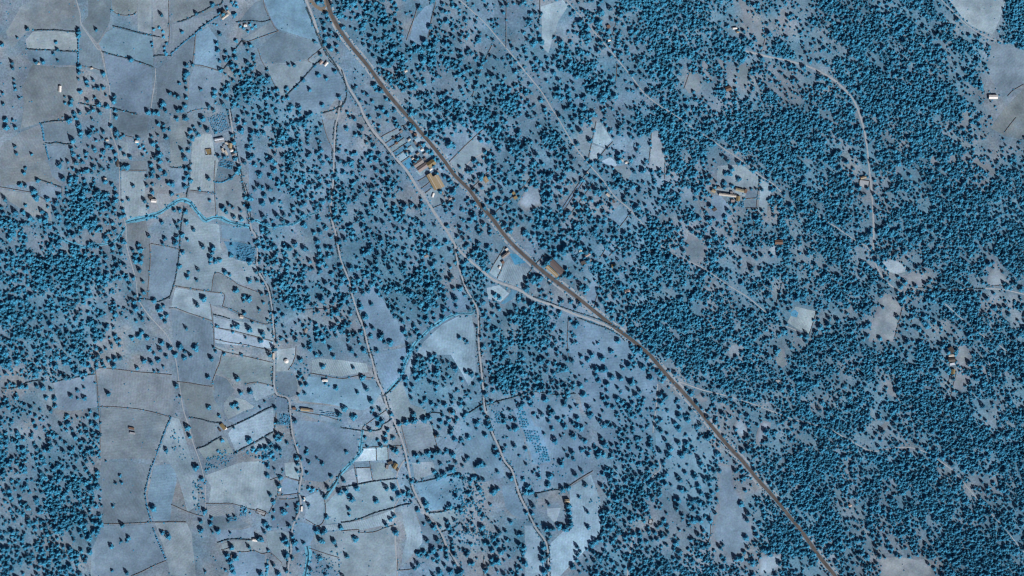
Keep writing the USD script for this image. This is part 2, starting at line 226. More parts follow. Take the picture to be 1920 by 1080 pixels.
# ---------------------------------------------------------------- fields: tint, flags, label, outline in photograph pixels
TINT = dict(g=(.178,.206,.246), p=(.232,.26,.305), q=(.262,.303,.352), w=(.262,.322,.395), l=(.162,.218,.298), d=(.142,.182,.235), c=(.15,.228,.315),
            C=(.065,.20,.32), b=(.30,.335,.39), s=(.08,.18,.28), k=(.13,.125,.13))
TINT = {k_: tuple(np.array(v_)*(.945, 1.035, 1.065)) for k_, v_ in TINT.items()}
FIELDS = '''
g|-|wide grey field filling the top left corner|10,60 40,12 60,0 140,0 150,25 150,50 147,55 100,55 60,56 45,62 22,92
q|-|narrow brownish field between the two upper left hedges|60,59 100,58 142,62 146,95 95,92 50,90 47,75
c|-|bluish garden strip with small trees under the upper left hedge|50,95 95,96 146,99 144,123 60,119 52,110
g|-|large grey field around the white shed|60,122 142,127 148,190 120,206 75,229 38,242 45,200 40,165
l|-|small triangular field beside the upper left track|152,46 165,66 188,95 198,142 146,126 149,98
d|-|dark blue-grey strip field east of the upper left track|165,0 208,0 206,40 195,60 183,81 168,64 153,44 165,30
g|-|grey field corner at the top with a curved faint boundary|209,0 257,0 257,24 240,28 222,27 210,20
c|-|pale blue-grey field with slanted top hedge near the bright garden|214,52 285,69 287,124 250,111 220,104 193,95 185,82 198,60
p|-|pale pinkish strip field at the top edge|258,0 284,0 283,64 258,57
l|-|blue-mauve field crossed by one tree on its top hedge|195,100 245,113 286,128 285,170 281,206 255,212 210,196 203,150
p|-|pinkish field with the bright garden at the top|286,0 317,0 316,78 304,80 290,104 286,66
g|-|grey field at the top between straight hedge and cream farm|320,0 415,0 417,9 395,22 362,32 322,43
g|-|grey strip under the slanted top hedge west of the cream farm|322,46 364,35 395,26 411,30 406,38 366,62 322,98
d|-|dark blue-grey field left of the blue-mauve field|293,130 321,110 352,80 366,64 362,120 352,130 350,195 344,215 292,205 295,165
c|-|blue-grey field south of the cream farm|369,64 391,50 407,72 412,110 415,130 390,124 364,121
l|-|blue-mauve field with a pale curved top edge|363,125 390,127 412,132 416,140 412,165 395,203 352,210 355,150
d|-|dark field with a curved hedge beside the white house garden|447,42 462,22 480,4 491,0 506,34 484,40
c|-|bluish field between the cream farm and the lane|494,0 572,0 588,50 597,78 521,55 508,34
p|-|pale field under the curved hedge of the white house|457,73 508,40 520,56 472,74
d|-|grey-blue upper part of the big field west of the old road|482,92 522,59 597,82 606,92 575,110 545,118 495,116
g|-|big pale grey field holding a pair of trees|495,119 545,121 576,113 605,100 560,150 530,184 512,150
l|-|pale field south of the white-roofed house with curved cyan edge|532,186 586,122 625,117 638,152 634,175 616,204 590,213 548,211
p|-|narrow outlined field beside the walled lane|605,226 631,222 627,275 622,280 612,258
g|-|pale field west of the short dark hedge in the left of the photo|0,276 38,248 74,233 83,268 92,300 70,300 0,314
d|-|dark grey field below the curved pale bank on the left|82,233 130,228 144,232 145,250 133,266 84,264
p|-|pinkish field in the left pasture|0,317 60,287 85,302 117,346 78,342 60,340 0,350
l|-|bluish field corner under the dark hedge in the left|86,274 127,272 116,344 97,330 89,300
l|-|small pale blue-mauve field with a hedge on top|77,346 116,354 113,378 88,380 76,366
p|-|pale field beside the left woodland|0,354 60,364 95,382 97,415 60,405 10,372
d|-|dark blue-grey field beside the pink patch|208,207 278,219 277,258 258,256 215,247
q|-|pink bare patch beside the garden of the small white house|223,263 240,268 245,298 226,299
g|-|small grey paddock south of the narrow dark shed|227,302 276,302 277,318 227,319
q|-|large pinkish field north of the stream|227,321 275,323 271,372 280,403 262,409 240,414 229,380
g|-|grey field west of the bare pale field|320,218 354,217 350,260 346,310 336,313 320,314
l|-|bluish field below the grey field west of the bare pale field|320,316 337,315 346,312 352,345 350,360 320,364
p|-|small pale yard field beside the barn by the stream|296,362 320,366 320,382 300,396 293,376
b|-|bare whitish field west of the farmstead|361,260 384,250 397,252 402,290 411,302 403,338 402,358 357,356 359,290
p|-|pinkish field north of the stream bend|356,361 401,366 407,404 385,412 374,398 353,373
p|-|pale brownish field with a clump of trees at its south end|405,344 450,332 457,375 462,417 425,412 409,405
d|g|dark planted plot south of the farmstead|409,303 436,301 449,322 425,338 406,342
l|t|blue-mauve meadow east of the farmstead|466,300 480,285 500,286 530,330 545,345 522,372 518,420 476,410 467,372
w|-|wide pale field with scattered clumps west of the vineyard|345,390 380,416 411,422 413,462 425,480 478,497 484,506 498,548 449,530 407,510 400,520 398,544 329,535 337,480 346,440
c|-|blue-grey field north of the vineyard|415,422 469,428 472,456 445,450 417,446
s|g|vineyard ground beside the long lane|420,452 445,453 473,460 480,490 462,490 430,474
g|-|grey field south of the stream bridge|239,421 274,412 281,440 282,458 283,515 279,558 262,558 249,490 241,455
l|-|grey field with a pale middle south of the stream bend|285,460 317,463 340,470 331,515 325,544 310,564 280,557
w|-|pale terrace field with a pair of trees|329,540 397,549 398,546 419,552 418,572 396,570 397,599 322,577 325,560
g|-|dark grey field with a clump of trees in the middle|403,515 407,513 448,533 502,557 507,605 498,606 454,588 424,574 424,551 401,546
p|-|small strip field left of the little square hut|397,572 420,578 453,592 449,599 434,597 400,589
w|-|small walled plot beside the little square hut|401,593 432,602 432,618 402,611
q|-|pinkish field south of the little square hut|437,600 499,609 511,621 512,638 436,619
w|-|pale strip south of the little square hut|403,614 433,622 480,634 512,641 512,653 404,643
l|-|wide blue-mauve field left of the terraces|322,580 398,604 400,648 400,660 412,672 405,690 398,722 333,713 325,660
g|-|grey-blue field west of the ochre farmhouse lane|404,700 416,668 462,669 510,679 512,721 480,716 462,719
q|-|strip field under the terraces|404,648 458,662 408,658
g|-|pinkish grey field west of the ochre farmhouse|335,717 397,726 402,750 420,778 416,790 385,788 356,780 340,740
d|-|dark bluish patch with a winding pale edge|400,720 405,703 425,710 440,732 430,745 417,755 421,768 412,760 404,740
p|-|pale field around a clump of three trees|431,742 460,750 478,764 455,772 428,786 421,772 420,755
w|-|pale field corner by the lane junction|464,722 480,718 512,725 515,737 480,752
l|-|blue-mauve strip leading to the ochre farmhouse|428,788 478,767 515,744 516,755 470,778 438,794
g|-|grey field south of the ochre farmhouse wall|357,785 385,790 405,795 407,818 369,840 360,812
w|-|pale blue-mauve field with one tree beside the long hedge|428,812 440,797 513,764 513,808 470,833 442,848
q|-|pinkish field south-west of the long hedge|371,842 420,818 425,822 438,850 400,860 385,862
q|-|brownish patch beside the bright garden|447,850 510,814 514,826 475,846
l|-|blue-mauve plot east of the lane junction|518,744 540,749 544,770 518,772
d|-|blue-grey oval field east of the long lane|517,700 550,698 558,720 558,740 545,746 522,738 515,726
p|-|pale yard field around the white round-roofed house|519,655 553,652 553,672 540,696 518,697
q|a|bright pinkish field with one tree|585,674 600,671 688,681 691,698 662,702 640,706 585,699
c|-|wide bluish field with white-walled house on its north side|578,706 640,710 704,713 716,735 700,760 678,770 640,762 600,755 562,752 560,742 572,722
d|-|dark strips with crop rows east of the tan longhouse|550,756 600,758 640,765 636,794 600,788 550,770
l|-|large blue-mauve field below the crop strips|550,788 600,791 638,802 672,812 669,850 640,884 606,904 570,900 559,850
c|-|grey-blue plot with orchard rows by the lane|520,774 543,774 546,798 520,798
g|-|grey field with faint tyre marks north of the level hedge|189,693 250,693 320,704 329,716 322,778 260,766 188,762 182,720
g|-|grey field with two small sheds|188,766 240,767 318,783 300,830 290,862 240,860 189,862
l|-|grey-blue field corner with small trees on the left|99,716 175,702 182,764 130,771 108,768
d|-|dark grey field left of the dotted hedge|188,866 240,866 284,871 277,905 273,925 284,977 235,981 194,980
l|-|blue-mauve field at the bottom left with curved west edge|194,984 235,985 285,982 312,1050 250,1076 246,1080 170,1080 172,1030
c|-|bluish field east of the dotted hedge|288,874 318,870 330,885 332,900 322,945 320,975 288,976 277,928
q|-|pale greyish field at the bottom left|290,981 320,980 350,980 360,1000 368,1080 345,1080 320,1076 306,1022
w|-|pale rough pasture with a scrub edge|322,782 336,786 350,830 370,890 372,945 352,960 335,900 322,870 297,862 300,840
q|-|large pinkish bare field with faint pits|384,892 425,876 455,866 492,864 500,890 522,903 518,930 504,958 450,950 436,944 391,943 396,912
p|b|striped strip field under the pinkish bare field|389,948 436,946 442,960 440,965 390,968
d|-|dark bluish strip with small garden rows|390,970 440,970 470,984 452,990 395,990
l|-|blue-mauve strip field in the lower left|392,992 450,993 476,988 478,1008 440,1010 412,1016
p|-|pale field around the small white farm building|416,1020 440,1012 476,1014 500,1018 499,1034 440,1033 418,1032
l|-|blue-mauve field at the bottom beside the grey wall|442,1036 480,1034 498,1040 497,1080 428,1080
d|-|grey-blue field with a big tree below the double wall|520,938 560,934 558,962 546,986 512,990 506,975
q|-|pinkish oval field beside the small lane|500,997 524,992 545,1000 545,1030 536,1052 522,1050 502,1024
q|-|small pinkish plot above the double wall|533,868 562,866 560,898 536,894
l|-|small pale walled plot with the bright white farm building|528,906 537,896 560,903 558,926 528,927
w|-|very pale field behind the long white walls|572,932 604,918 608,948 604,983 594,984 572,972
c|-|pale blue field right of the small lane|560,978 596,988 582,1018 574,1028 548,1042 552,1002
w|-|large pale blue-mauve field with a few trees|612,944 640,913 690,904 740,898 743,940 738,952 680,972 640,980 612,983
q|a|pale striped strip field in the lower middle|592,987 640,982 680,976 738,955 741,975 720,985 680,994 640,992 605,997
p|-|broad pale field at the bottom with bluish hollows|588,1002 640,995 690,996 739,985 741,1020 743,1080 640,1080 596,1040
b|-|bright white field beside the wooded stream hollow|682,842 705,841 705,863 662,866 672,858
q|-|pinkish plot right of the bright white field|707,840 727,838 727,863 707,863
p|-|pale plot left of the bright pale square|641,890 662,877 669,907 641,912
b|-|bright pale square plot|668,878 693,878 698,900 671,906
p|-|pinkish plot beside the ochre farmyard|695,867 718,868 740,890 738,896 701,900
q|-|pale ploughed band between the two lower lanes|752,956 774,952 788,990 792,1018 778,1034 770,1045 752,1062 757,1030 762,1010
d|-|dark bluish field right of the ploughed band|778,955 800,970 828,1010 834,1024 810,1030 793,1018 788,985
c|t|blue-grey field with scrub along its east side|778,908 820,898 858,887 872,920 866,948 830,955 806,958 788,930
p|t|pale field under the scrubby blue-grey field|806,964 845,956 870,952 862,975 830,994
p|-|pale field beside the old lane above the straight hedge|772,868 812,866 818,886 778,903
g|-|square grey field between tree rows|752,801 806,791 822,843 764,858
g|-|grey field north of the row of round trees|728,742 752,716 770,758 798,768 802,782 750,791 738,768
l|-|blue-mauve meadow west of the curved gully|697,662 740,655 776,650 756,690 750,706 722,733 712,706
w|-|broad pale gully field of bluish washes|756,708 772,668 795,640 830,608 865,591 884,590 889,625 893,700 880,725 845,665 800,665 772,690 766,712
l|-|blue-mauve strip meadow along the walled lane|674,558 700,535 738,592 766,640 740,650 696,655 686,620
l|t|meadow between lane and gully with bluish tint|846,548 868,538 882,565 884,580 860,584 838,596 830,580
l|t|blue-mauve meadow with a few trees left of the straight lane|862,790 908,764 925,815 948,895 905,905 868,850
l|t|blue-mauve meadow around the orchard grid|915,765 945,752 968,746 1040,744 1078,748 1098,800 1108,884 1070,905 1040,920 980,925 956,880 930,825
l|t|wide blue-mauve meadow of scattered trees|1070,598 1130,612 1166,632 1200,660 1230,690 1234,730 1224,790 1214,890 1150,860 1092,765 1068,660
c|t|bluish meadow along the south side of the main road|1245,725 1264,740 1300,798 1375,880 1345,930 1330,1005 1290,960 1232,900 1228,800
l|x|pale grey clearing narrowing upward beside the main road|1347,870 1370,876 1382,920 1396,960 1414,1010 1372,1048 1334,1008 1345,940
w|-|pale pasture edged with small bushes|1068,914 1108,890 1126,940 1124,1000 1098,1030 1050,1080 1032,1080 1030,1020 1068,985
b|-|bare pinkish patch beside the tan house|1025,952 1052,952 1042,982 1026,966
l|-|narrow pale plot beside the tree-lined lane|940,912 965,906 980,940 992,975 960,966 948,952
w|-|pale strip between two tree rows at the bottom|984,985 1000,985 1018,1020 1022,1080 985,1080
p|-|long pinkish strip plot by the old road|716,256 749,240 753,247 722,267
c|-|bluish strip plot by the old road|724,270 738,259 741,266 728,275
c|-|small bluish plot behind the little sheds|740,256 750,249 754,255 744,261
q|-|pale strip plot with tiny sheds|730,278 758,260 760,266 737,284
s|-|long blue strip plot by the old road|737,286 763,268 770,270 743,292
q|-|pinkish strip plot below the long blue plot|743,294 771,273 777,281 752,303
C|-|bright blue plot at the west end of the barns|754,305 768,295 775,308 766,317
q|y|sandy yard between the houses and the barns|774,256 779,247 798,267 810,289 801,295 782,277
q|y|pinkish yard beside the brown barns|780,321 788,316 800,322 788,330
d|-|upper dark strip plot beside the tan sheds|784,341 801,330 805,339 790,351
d|-|lower dark strip plot beside the tan sheds|791,354 805,343 809,351 797,361
p|y|wide pale yard below the tan sheds|798,363 810,354 820,357 838,376 810,388
w|y|whitish yard at the upper end of the tan sheds|817,321 826,314 831,322 826,327
p|a|striped pale field between the main road and the old road|934,524 948,491 954,486 963,496 997,505 981,542 946,528
q|y|narrow sandy yard beside the striped field|918,511 944,466 939,482 945,491 932,522
C|g|bright cyan garden at the top of the striped field|955,475 975,478 988,493 966,497
s|-|wet bluish hollow south of the old road|960,543 971,546 962,560 944,570 938,569 953,555
b|-|bare whitish slope south of the old road|912,540 935,535 955,550 938,566 915,560
p|-|grey field between the dark fences east of the main road|842,302 884,258 918,278 880,300 870,326 852,320
l|-|pale field around the blue striped plot lane|1100,545 1112,520 1122,540 1118,565 1108,568 1098,570
w|-|pale kite-shaped field by the eastern lane|1118,230 1126,230 1147,262 1134,276 1112,267
g|-|grey field west of the kite-shaped field|1083,252 1116,231 1103,298 1083,276
q|-|brownish wedge between the two dark fences|1108,270 1132,278 1120,300 1106,302
w|-|pale plot beside the rubble heaps|1128,302 1144,294 1158,306 1154,312 1138,308
l|-|long pale strip field between dark fences|1052,388 1080,350 1090,336 1098,340 1058,396
p|-|narrow pale strip beside the long strip field|1062,404 1098,362 1104,366 1070,406
c|-|bluish ploughed field beside the eastern lane|1144,405 1160,385 1180,396 1164,424 1150,420
p|-|tall pale clearing beside a straight fence in the wood|1222,246 1234,244 1246,278 1248,318 1218,320 1220,280
q|-|pale open ground north of the long cream farm|1345,310 1390,308 1424,332 1420,352 1398,352 1376,348 1344,348
q|y|pale farmyard track of the long cream farm|1340,354 1376,350 1402,362 1396,368 1368,360 1344,362
d|-|grey walled paddock east of the long cream farm|1398,360 1422,356 1420,370 1398,372
d|-|lower grey walled paddock east of the long cream farm|1398,374 1420,372 1417,390 1398,388
l|-|pale slope south of the long cream farm|1336,366 1352,366 1366,384 1372,404 1350,416 1330,404
w|-|pale wedge between the long fence and the wood|1427,336 1450,350 1440,378 1438,400 1420,405
w|-|small bright plot south of the brown hut|1445,462 1458,462 1456,480 1440,472
w|-|pale square paddock with a blue corner|1476,604 1492,574 1530,584 1518,626 1494,616
C|g|blue garden corner of the square paddock|1482,586 1490,580 1497,586 1494,595 1483,592
w|x|pale oval clearing beside the curved dirt road|1652,494 1680,489 1700,496 1694,510 1678,516 1662,508
p|x|pinkish clearing north of the dark ditch|1690,522 1712,512 1735,520 1742,538 1708,534
p|x|grey wedge clearing south of the curved dirt road|1660,546 1676,556 1688,572 1678,638 1630,640 1636,600
w|x|pale hour-glass clearing near the right edge|1862,488 1874,500 1882,520 1893,532 1848,534 1852,516
w|-|whitish field in the top right corner|1778,0 1886,0 1872,40 1860,64 1838,58 1812,44
l|-|pale open slope at the right edge|1858,84 1890,82 1920,98 1920,158 1892,176 1868,168 1852,128
g|-|grey field at the right edge below the white barn|1886,200 1920,168 1920,262 1886,256 1858,240
p|x|pale clearing at the bottom right|1654,1044 1700,1048 1736,1050 1752,1080 1652,1080
w|x|pale round clearing beside the main road at the bottom|1424,1044 1444,1034 1464,1036 1468,1062 1424,1074
w|-|white bean-shaped sand patch by the main road|1555,1040 1566,1042 1582,1056 1574,1058 1560,1050
l|-|grey field between the tall trees at the top with a pale path|776,38 796,12 812,6 806,48 796,84 780,84 768,70
q|-|open pinkish strip in the upper wood|1014,12 1054,0 1066,10 1046,40 1028,100 1018,90
p|x|small bright clearing in the upper right wood left of the brown hut|1314,128 1320,110 1328,118 1331,140 1338,152 1330,150
p|x|slender clearing beside the small bright clearing of the upper right wood|1348,112 1356,116 1364,130 1358,134
g|x|open ground in the upper right wood above the curving dirt road|1384,0 1402,4 1398,22 1412,36 1432,42 1424,52 1432,66 1438,92 1428,96 1420,74 1404,54 1392,44 1396,24
g|x|grey opening in the upper right wood under the short fence|1384,124 1398,120 1408,134 1402,156 1392,162 1384,150
g|x|pale opening above the wide curving dirt road|1460,20 1468,14 1476,34 1466,44 1458,38
q|x|tiny tan clearing deep in the dense north-east wood|1688,64 1698,60 1702,68 1692,72
g|x|grey opening in the dense wood left of the dirt road|1290,140 1304,136 1316,160 1312,172 1294,174 1286,162
g|x|pale gap in the wood south of the white barn|1806,212 1822,208 1824,228 1816,244 1802,238
g|x|ragged pale gap right of the walled square|1780,292 1798,286 1796,300 1784,306
g|x|long ragged gap near the right edge|1822,296 1842,306 1868,318 1862,326 1836,316 1820,306
g|x|pale gap with star outline right of the middle|1834,338 1850,336 1848,350 1836,352
g|x|small pale gap right of the dirt road|1688,258 1698,262 1700,276 1690,274
g|x|lower pale gap right of the dirt road|1740,294 1752,290 1756,302 1744,308
w|x|bright oval clearing in the lower right wood|1378,796 1388,784 1400,794 1402,814 1390,820 1380,812
w|x|bright tall clearing in the lower right wood|1424,806 1430,790 1442,796 1440,818 1428,836 1420,828
p|x|bright narrow clearing by the forking lane|1350,752 1356,750 1366,766 1372,776 1364,776
p|x|bright bay where the lane forks off the main road|1302,744 1312,738 1322,748 1314,752
g|x|pale wedge opening in the right hand wood|1664,716 1670,722 1684,750 1674,746 1664,734
g|x|pale triangle opening in the lower right wood|1648,802 1664,788 1672,780 1668,800 1656,808
g|x|open grey ground south of the pale square paddock|1454,674 1460,652 1470,656 1472,680 1462,690
g|x|open ground in the middle of the eastern wood|1360,650 1380,644 1398,650 1394,668 1372,664
p|x|pale ground around the dark walled farm|1796,650 1812,646 1822,662 1812,684 1796,690 1794,670
g|x|grey ground below the ochre shed of the walled farm|1788,704 1804,700 1820,702 1812,720 1796,728 1786,722
g|x|pale scraped ground by the rubble heaps|1150,312 1172,308 1184,322 1176,334 1160,326
g|x|pale gap left of the brownish shed|1290,440 1316,448 1322,470 1312,494 1290,484 1284,460
g|x|pale gap in the lower right wood by the white bean patch|1488,908 1500,904 1504,914 1492,918
g|x|open dark grey ground left of the two ochre huts|976,330 992,328 1010,360 1000,366 984,356
p|x|pale triangular opening right of the two ochre huts|972,380 996,340 1012,362 1018,380 1004,388 986,392
c|x|pale cyan plot under the orchard grid|966,766 994,764 1002,798 1018,804 1034,866 1000,872 982,820
'''
# ---------------------------------------------------------------- roads: name, surface, width, label, centre line
ROADS = '''
main_road|asphalt|6.4|brown paved main road running diagonally down to the lower right|606,-60 614,0 622,28 640,60 660,88 690,124 720,166 740,191 762,216 784,242 808,270 832,300 852,328 880,356 900,384 920,406 940,433 962,459 1000,494 1040,526 1080,556 1120,588 1150,612 1176,631 1198,648 1220,668 1244,696 1262,716 1280,735 1310,769 1340,806 1370,841 1392,864 1420,898 1450,931 1480,968 1500,992 1520,1020 1540,1048 1566,1080 1600,1128
side_road|asphalt_worn|6|brown side road joining the main road at the top junction|560,-30 582,0 592,11 604,19 615,22 619,26 626,40 634,54
slip_road|asphalt_worn|5|curved slip road around the small island at the top junction|608,-20 611,6 608,15 600,17
old_road|track|4.0|pale unpaved old road running beside the main road|566,-30 574,0 586,30 596,60 608,88 622,112 640,132 652,160 662,177 674,196 682,216 700,246 720,268 740,294 764,322 780,348 796,370 810,392 826,416 837,432 850,454 862,470 880,488 900,504 920,521 936,530 960,538 976,545 1000,560 1040,574 1080,590 1116,602 1152,618 1166,626
straight_lane|lane|2.8|pale lane lined with bushes dropping south from the old road|853,458 856,480 860,500 868,525 876,545 886,562 895,580 897,610 898,648 902,688 906,728 908,758 912,778 924,814 936,840 946,864 960,882 967,905 975,930 990,960 1005,990 1020,1010 1027,1030 1029,1080 1030,1120
walled_lane|lane|2.9|pale hedged lane running from the upper middle to the bottom|640,190 636,205 634,216 629,240 626,290 625,330 622,370 620,392 624,420 628,432 634,462 640,490 653,522 661,555 672,590 682,615 690,648 698,676 706,708 718,736 728,768 740,792 752,822 760,848 764,868 770,900 776,920 788,944 800,966 818,986 830,1006 838,1026 850,1044 860,1062 869,1080 880,1110
lower_lane|lane|2.2|narrow winding lane branching left at the ochre farmyard|762,862 756,866 748,880 744,892 745,905 751,925 748,936 740,950 740,968 741,985 741,1020 744,1060 745,1090
long_lane|lane|2.3|narrow pale lane passing the vineyard and the terraces|430,205 435,240 440,275 445,300 451,328 460,356 464,376 469,416 473,432 480,444 483,472 483,502 490,518 502,538 507,556 511,580 513,608 515,632 515,654 514,700 514,722 520,740 541,748 545,780 549,815 560,850 565,872 567,884 564,902 561,920 564,940 562,958 556,972 550,984 547,1004 546,1034 542,1056 539,1090
field_track|track|1.6|thin winding field track in the upper left|142,-20 143,0 150,25 152,45 165,65 183,92 190,97 200,145 205,165 207,216 206,235 215,265 223,290 225,330 225,370 232,405 237,425 238,460 247,495 255,525 258,555 262,566 280,592 310,625 322,645
field_track|track|1.4|short pale curving track beside the dark blue-grey field|292,128 291,150 288,170 283,205
field_track|track|1.7|thin pale track climbing through the left fields beside scrub|325,650 332,690 336,720 342,760 346,776 354,800 362,830 376,870 384,905 386,940 386,966
lane|track|1.8|straight pale lane crossing the wood east of the main road|840,-24 862,0 880,16 910,44 934,72 960,103 986,136 1014,170 1036,206 1043,216 1064,252 1080,278 1104,308 1130,338 1152,368 1180,392 1192,406 1216,432 1234,454 1250,470 1280,485 1320,504 1364,534 1400,556 1438,587
lane|track|1.8|thin grey lane through the upper wood|1056,-10 1068,8 1100,44 1130,78 1160,114 1186,146 1202,168 1226,190 1266,216 1306,244 1332,260 1360,280 1390,300 1424,328 1446,342 1466,360
lane|track|1.5|faint pale lane through the dense wood towards the bright green spot|1500,380 1540,408 1574,430 1600,448 1626,463 1634,474
dirt_road|track|3.3|wide curving dirt road in the upper right wood|1394,94 1432,104 1480,114 1520,126 1560,147 1586,170 1600,187 1611,212 1620,242 1626,276 1630,316 1634,356 1637,400 1638,440 1637,470
dirt_road|track|2.3|dirt road curving east across the right side|1637,486 1650,512 1666,532 1690,546 1720,548 1760,545 1800,543 1840,541 1880,543 1920,552 1960,560
lane|track|1.5|thin pale lane crossing the wood at the right edge|1772,570 1810,604 1840,628 1874,648 1890,660 1940,690
lane|track|1.5|pale track along the whitish field at the top right|1750,-15 1764,0 1786,22 1816,50 1850,70 1884,80
lane|track|1.8|pale lane forking off the main road into the lower right wood|1258,712 1280,718 1320,732 1370,744 1424,762 1470,780 1500,790 1550,802 1576,816 1600,829 1636,846 1680,840 1710,840 1736,848 1762,864 1790,886 1816,916 1840,944 1870,976 1900,1012 1940,1060
field_track|track|2.2|pale curving path across the grey field east of the main road|868,326 872,316 882,302 900,290 918,280
field_track|track|1.9|pale path through the meadow south of the main road|1233,720 1230,764 1226,790 1224,812
field_track|track|2.4|sandy path through the lower wood|1188,1006 1183,1025 1180,1044 1177,1066 1176,1095
field_track|track|1.7|short looping path at the edge of the lower meadow|1234,862 1238,874 1236,882 1226,890 1220,900
field_track|track|1.9|short path beside the pale square paddock|1474,612 1490,618 1506,628
'''
# ---------------------------------------------------------------- streams: water width, bank width, label, line
STREAMS = '''
1.4|7.5|narrow stream in a bright cyan band of grass bending past the barn|236,417 255,412 275,408 300,399 320,386 334,377 345,375 358,381 366,392 375,402 385,413 393,411 402,408 415,409 425,414 440,419 468,425
1.2|5.5|thin stream winding through the left woodland|92,440 110,446 130,455 150,461 162,464 176,459 195,458 218,451 236,425
1.2|6|wooded stream curving round the pale gully field|888,583 884,588 860,588 835,598 810,614 790,632 776,648 760,680 755,702 748,712 736,726 724,738
1.2|4|stream along the foot of the blue-mauve meadow by the long lane|470,417 480,413 494,420 510,426 532,422 554,419 568,408 598,397
2.5|11|broad cyan boggy stream at the bottom|576,1024 579,1040 576,1060 572,1085
1.2|6|small stream between the large blue-mauve field and the white plots|680,806 676,838 676,848 660,866 641,886 630,904 618,922 610,934
1.2|5|short cyan stream hollow beside the blue-mauve field at the bottom|501,1048 502,1062 498,1085
'''
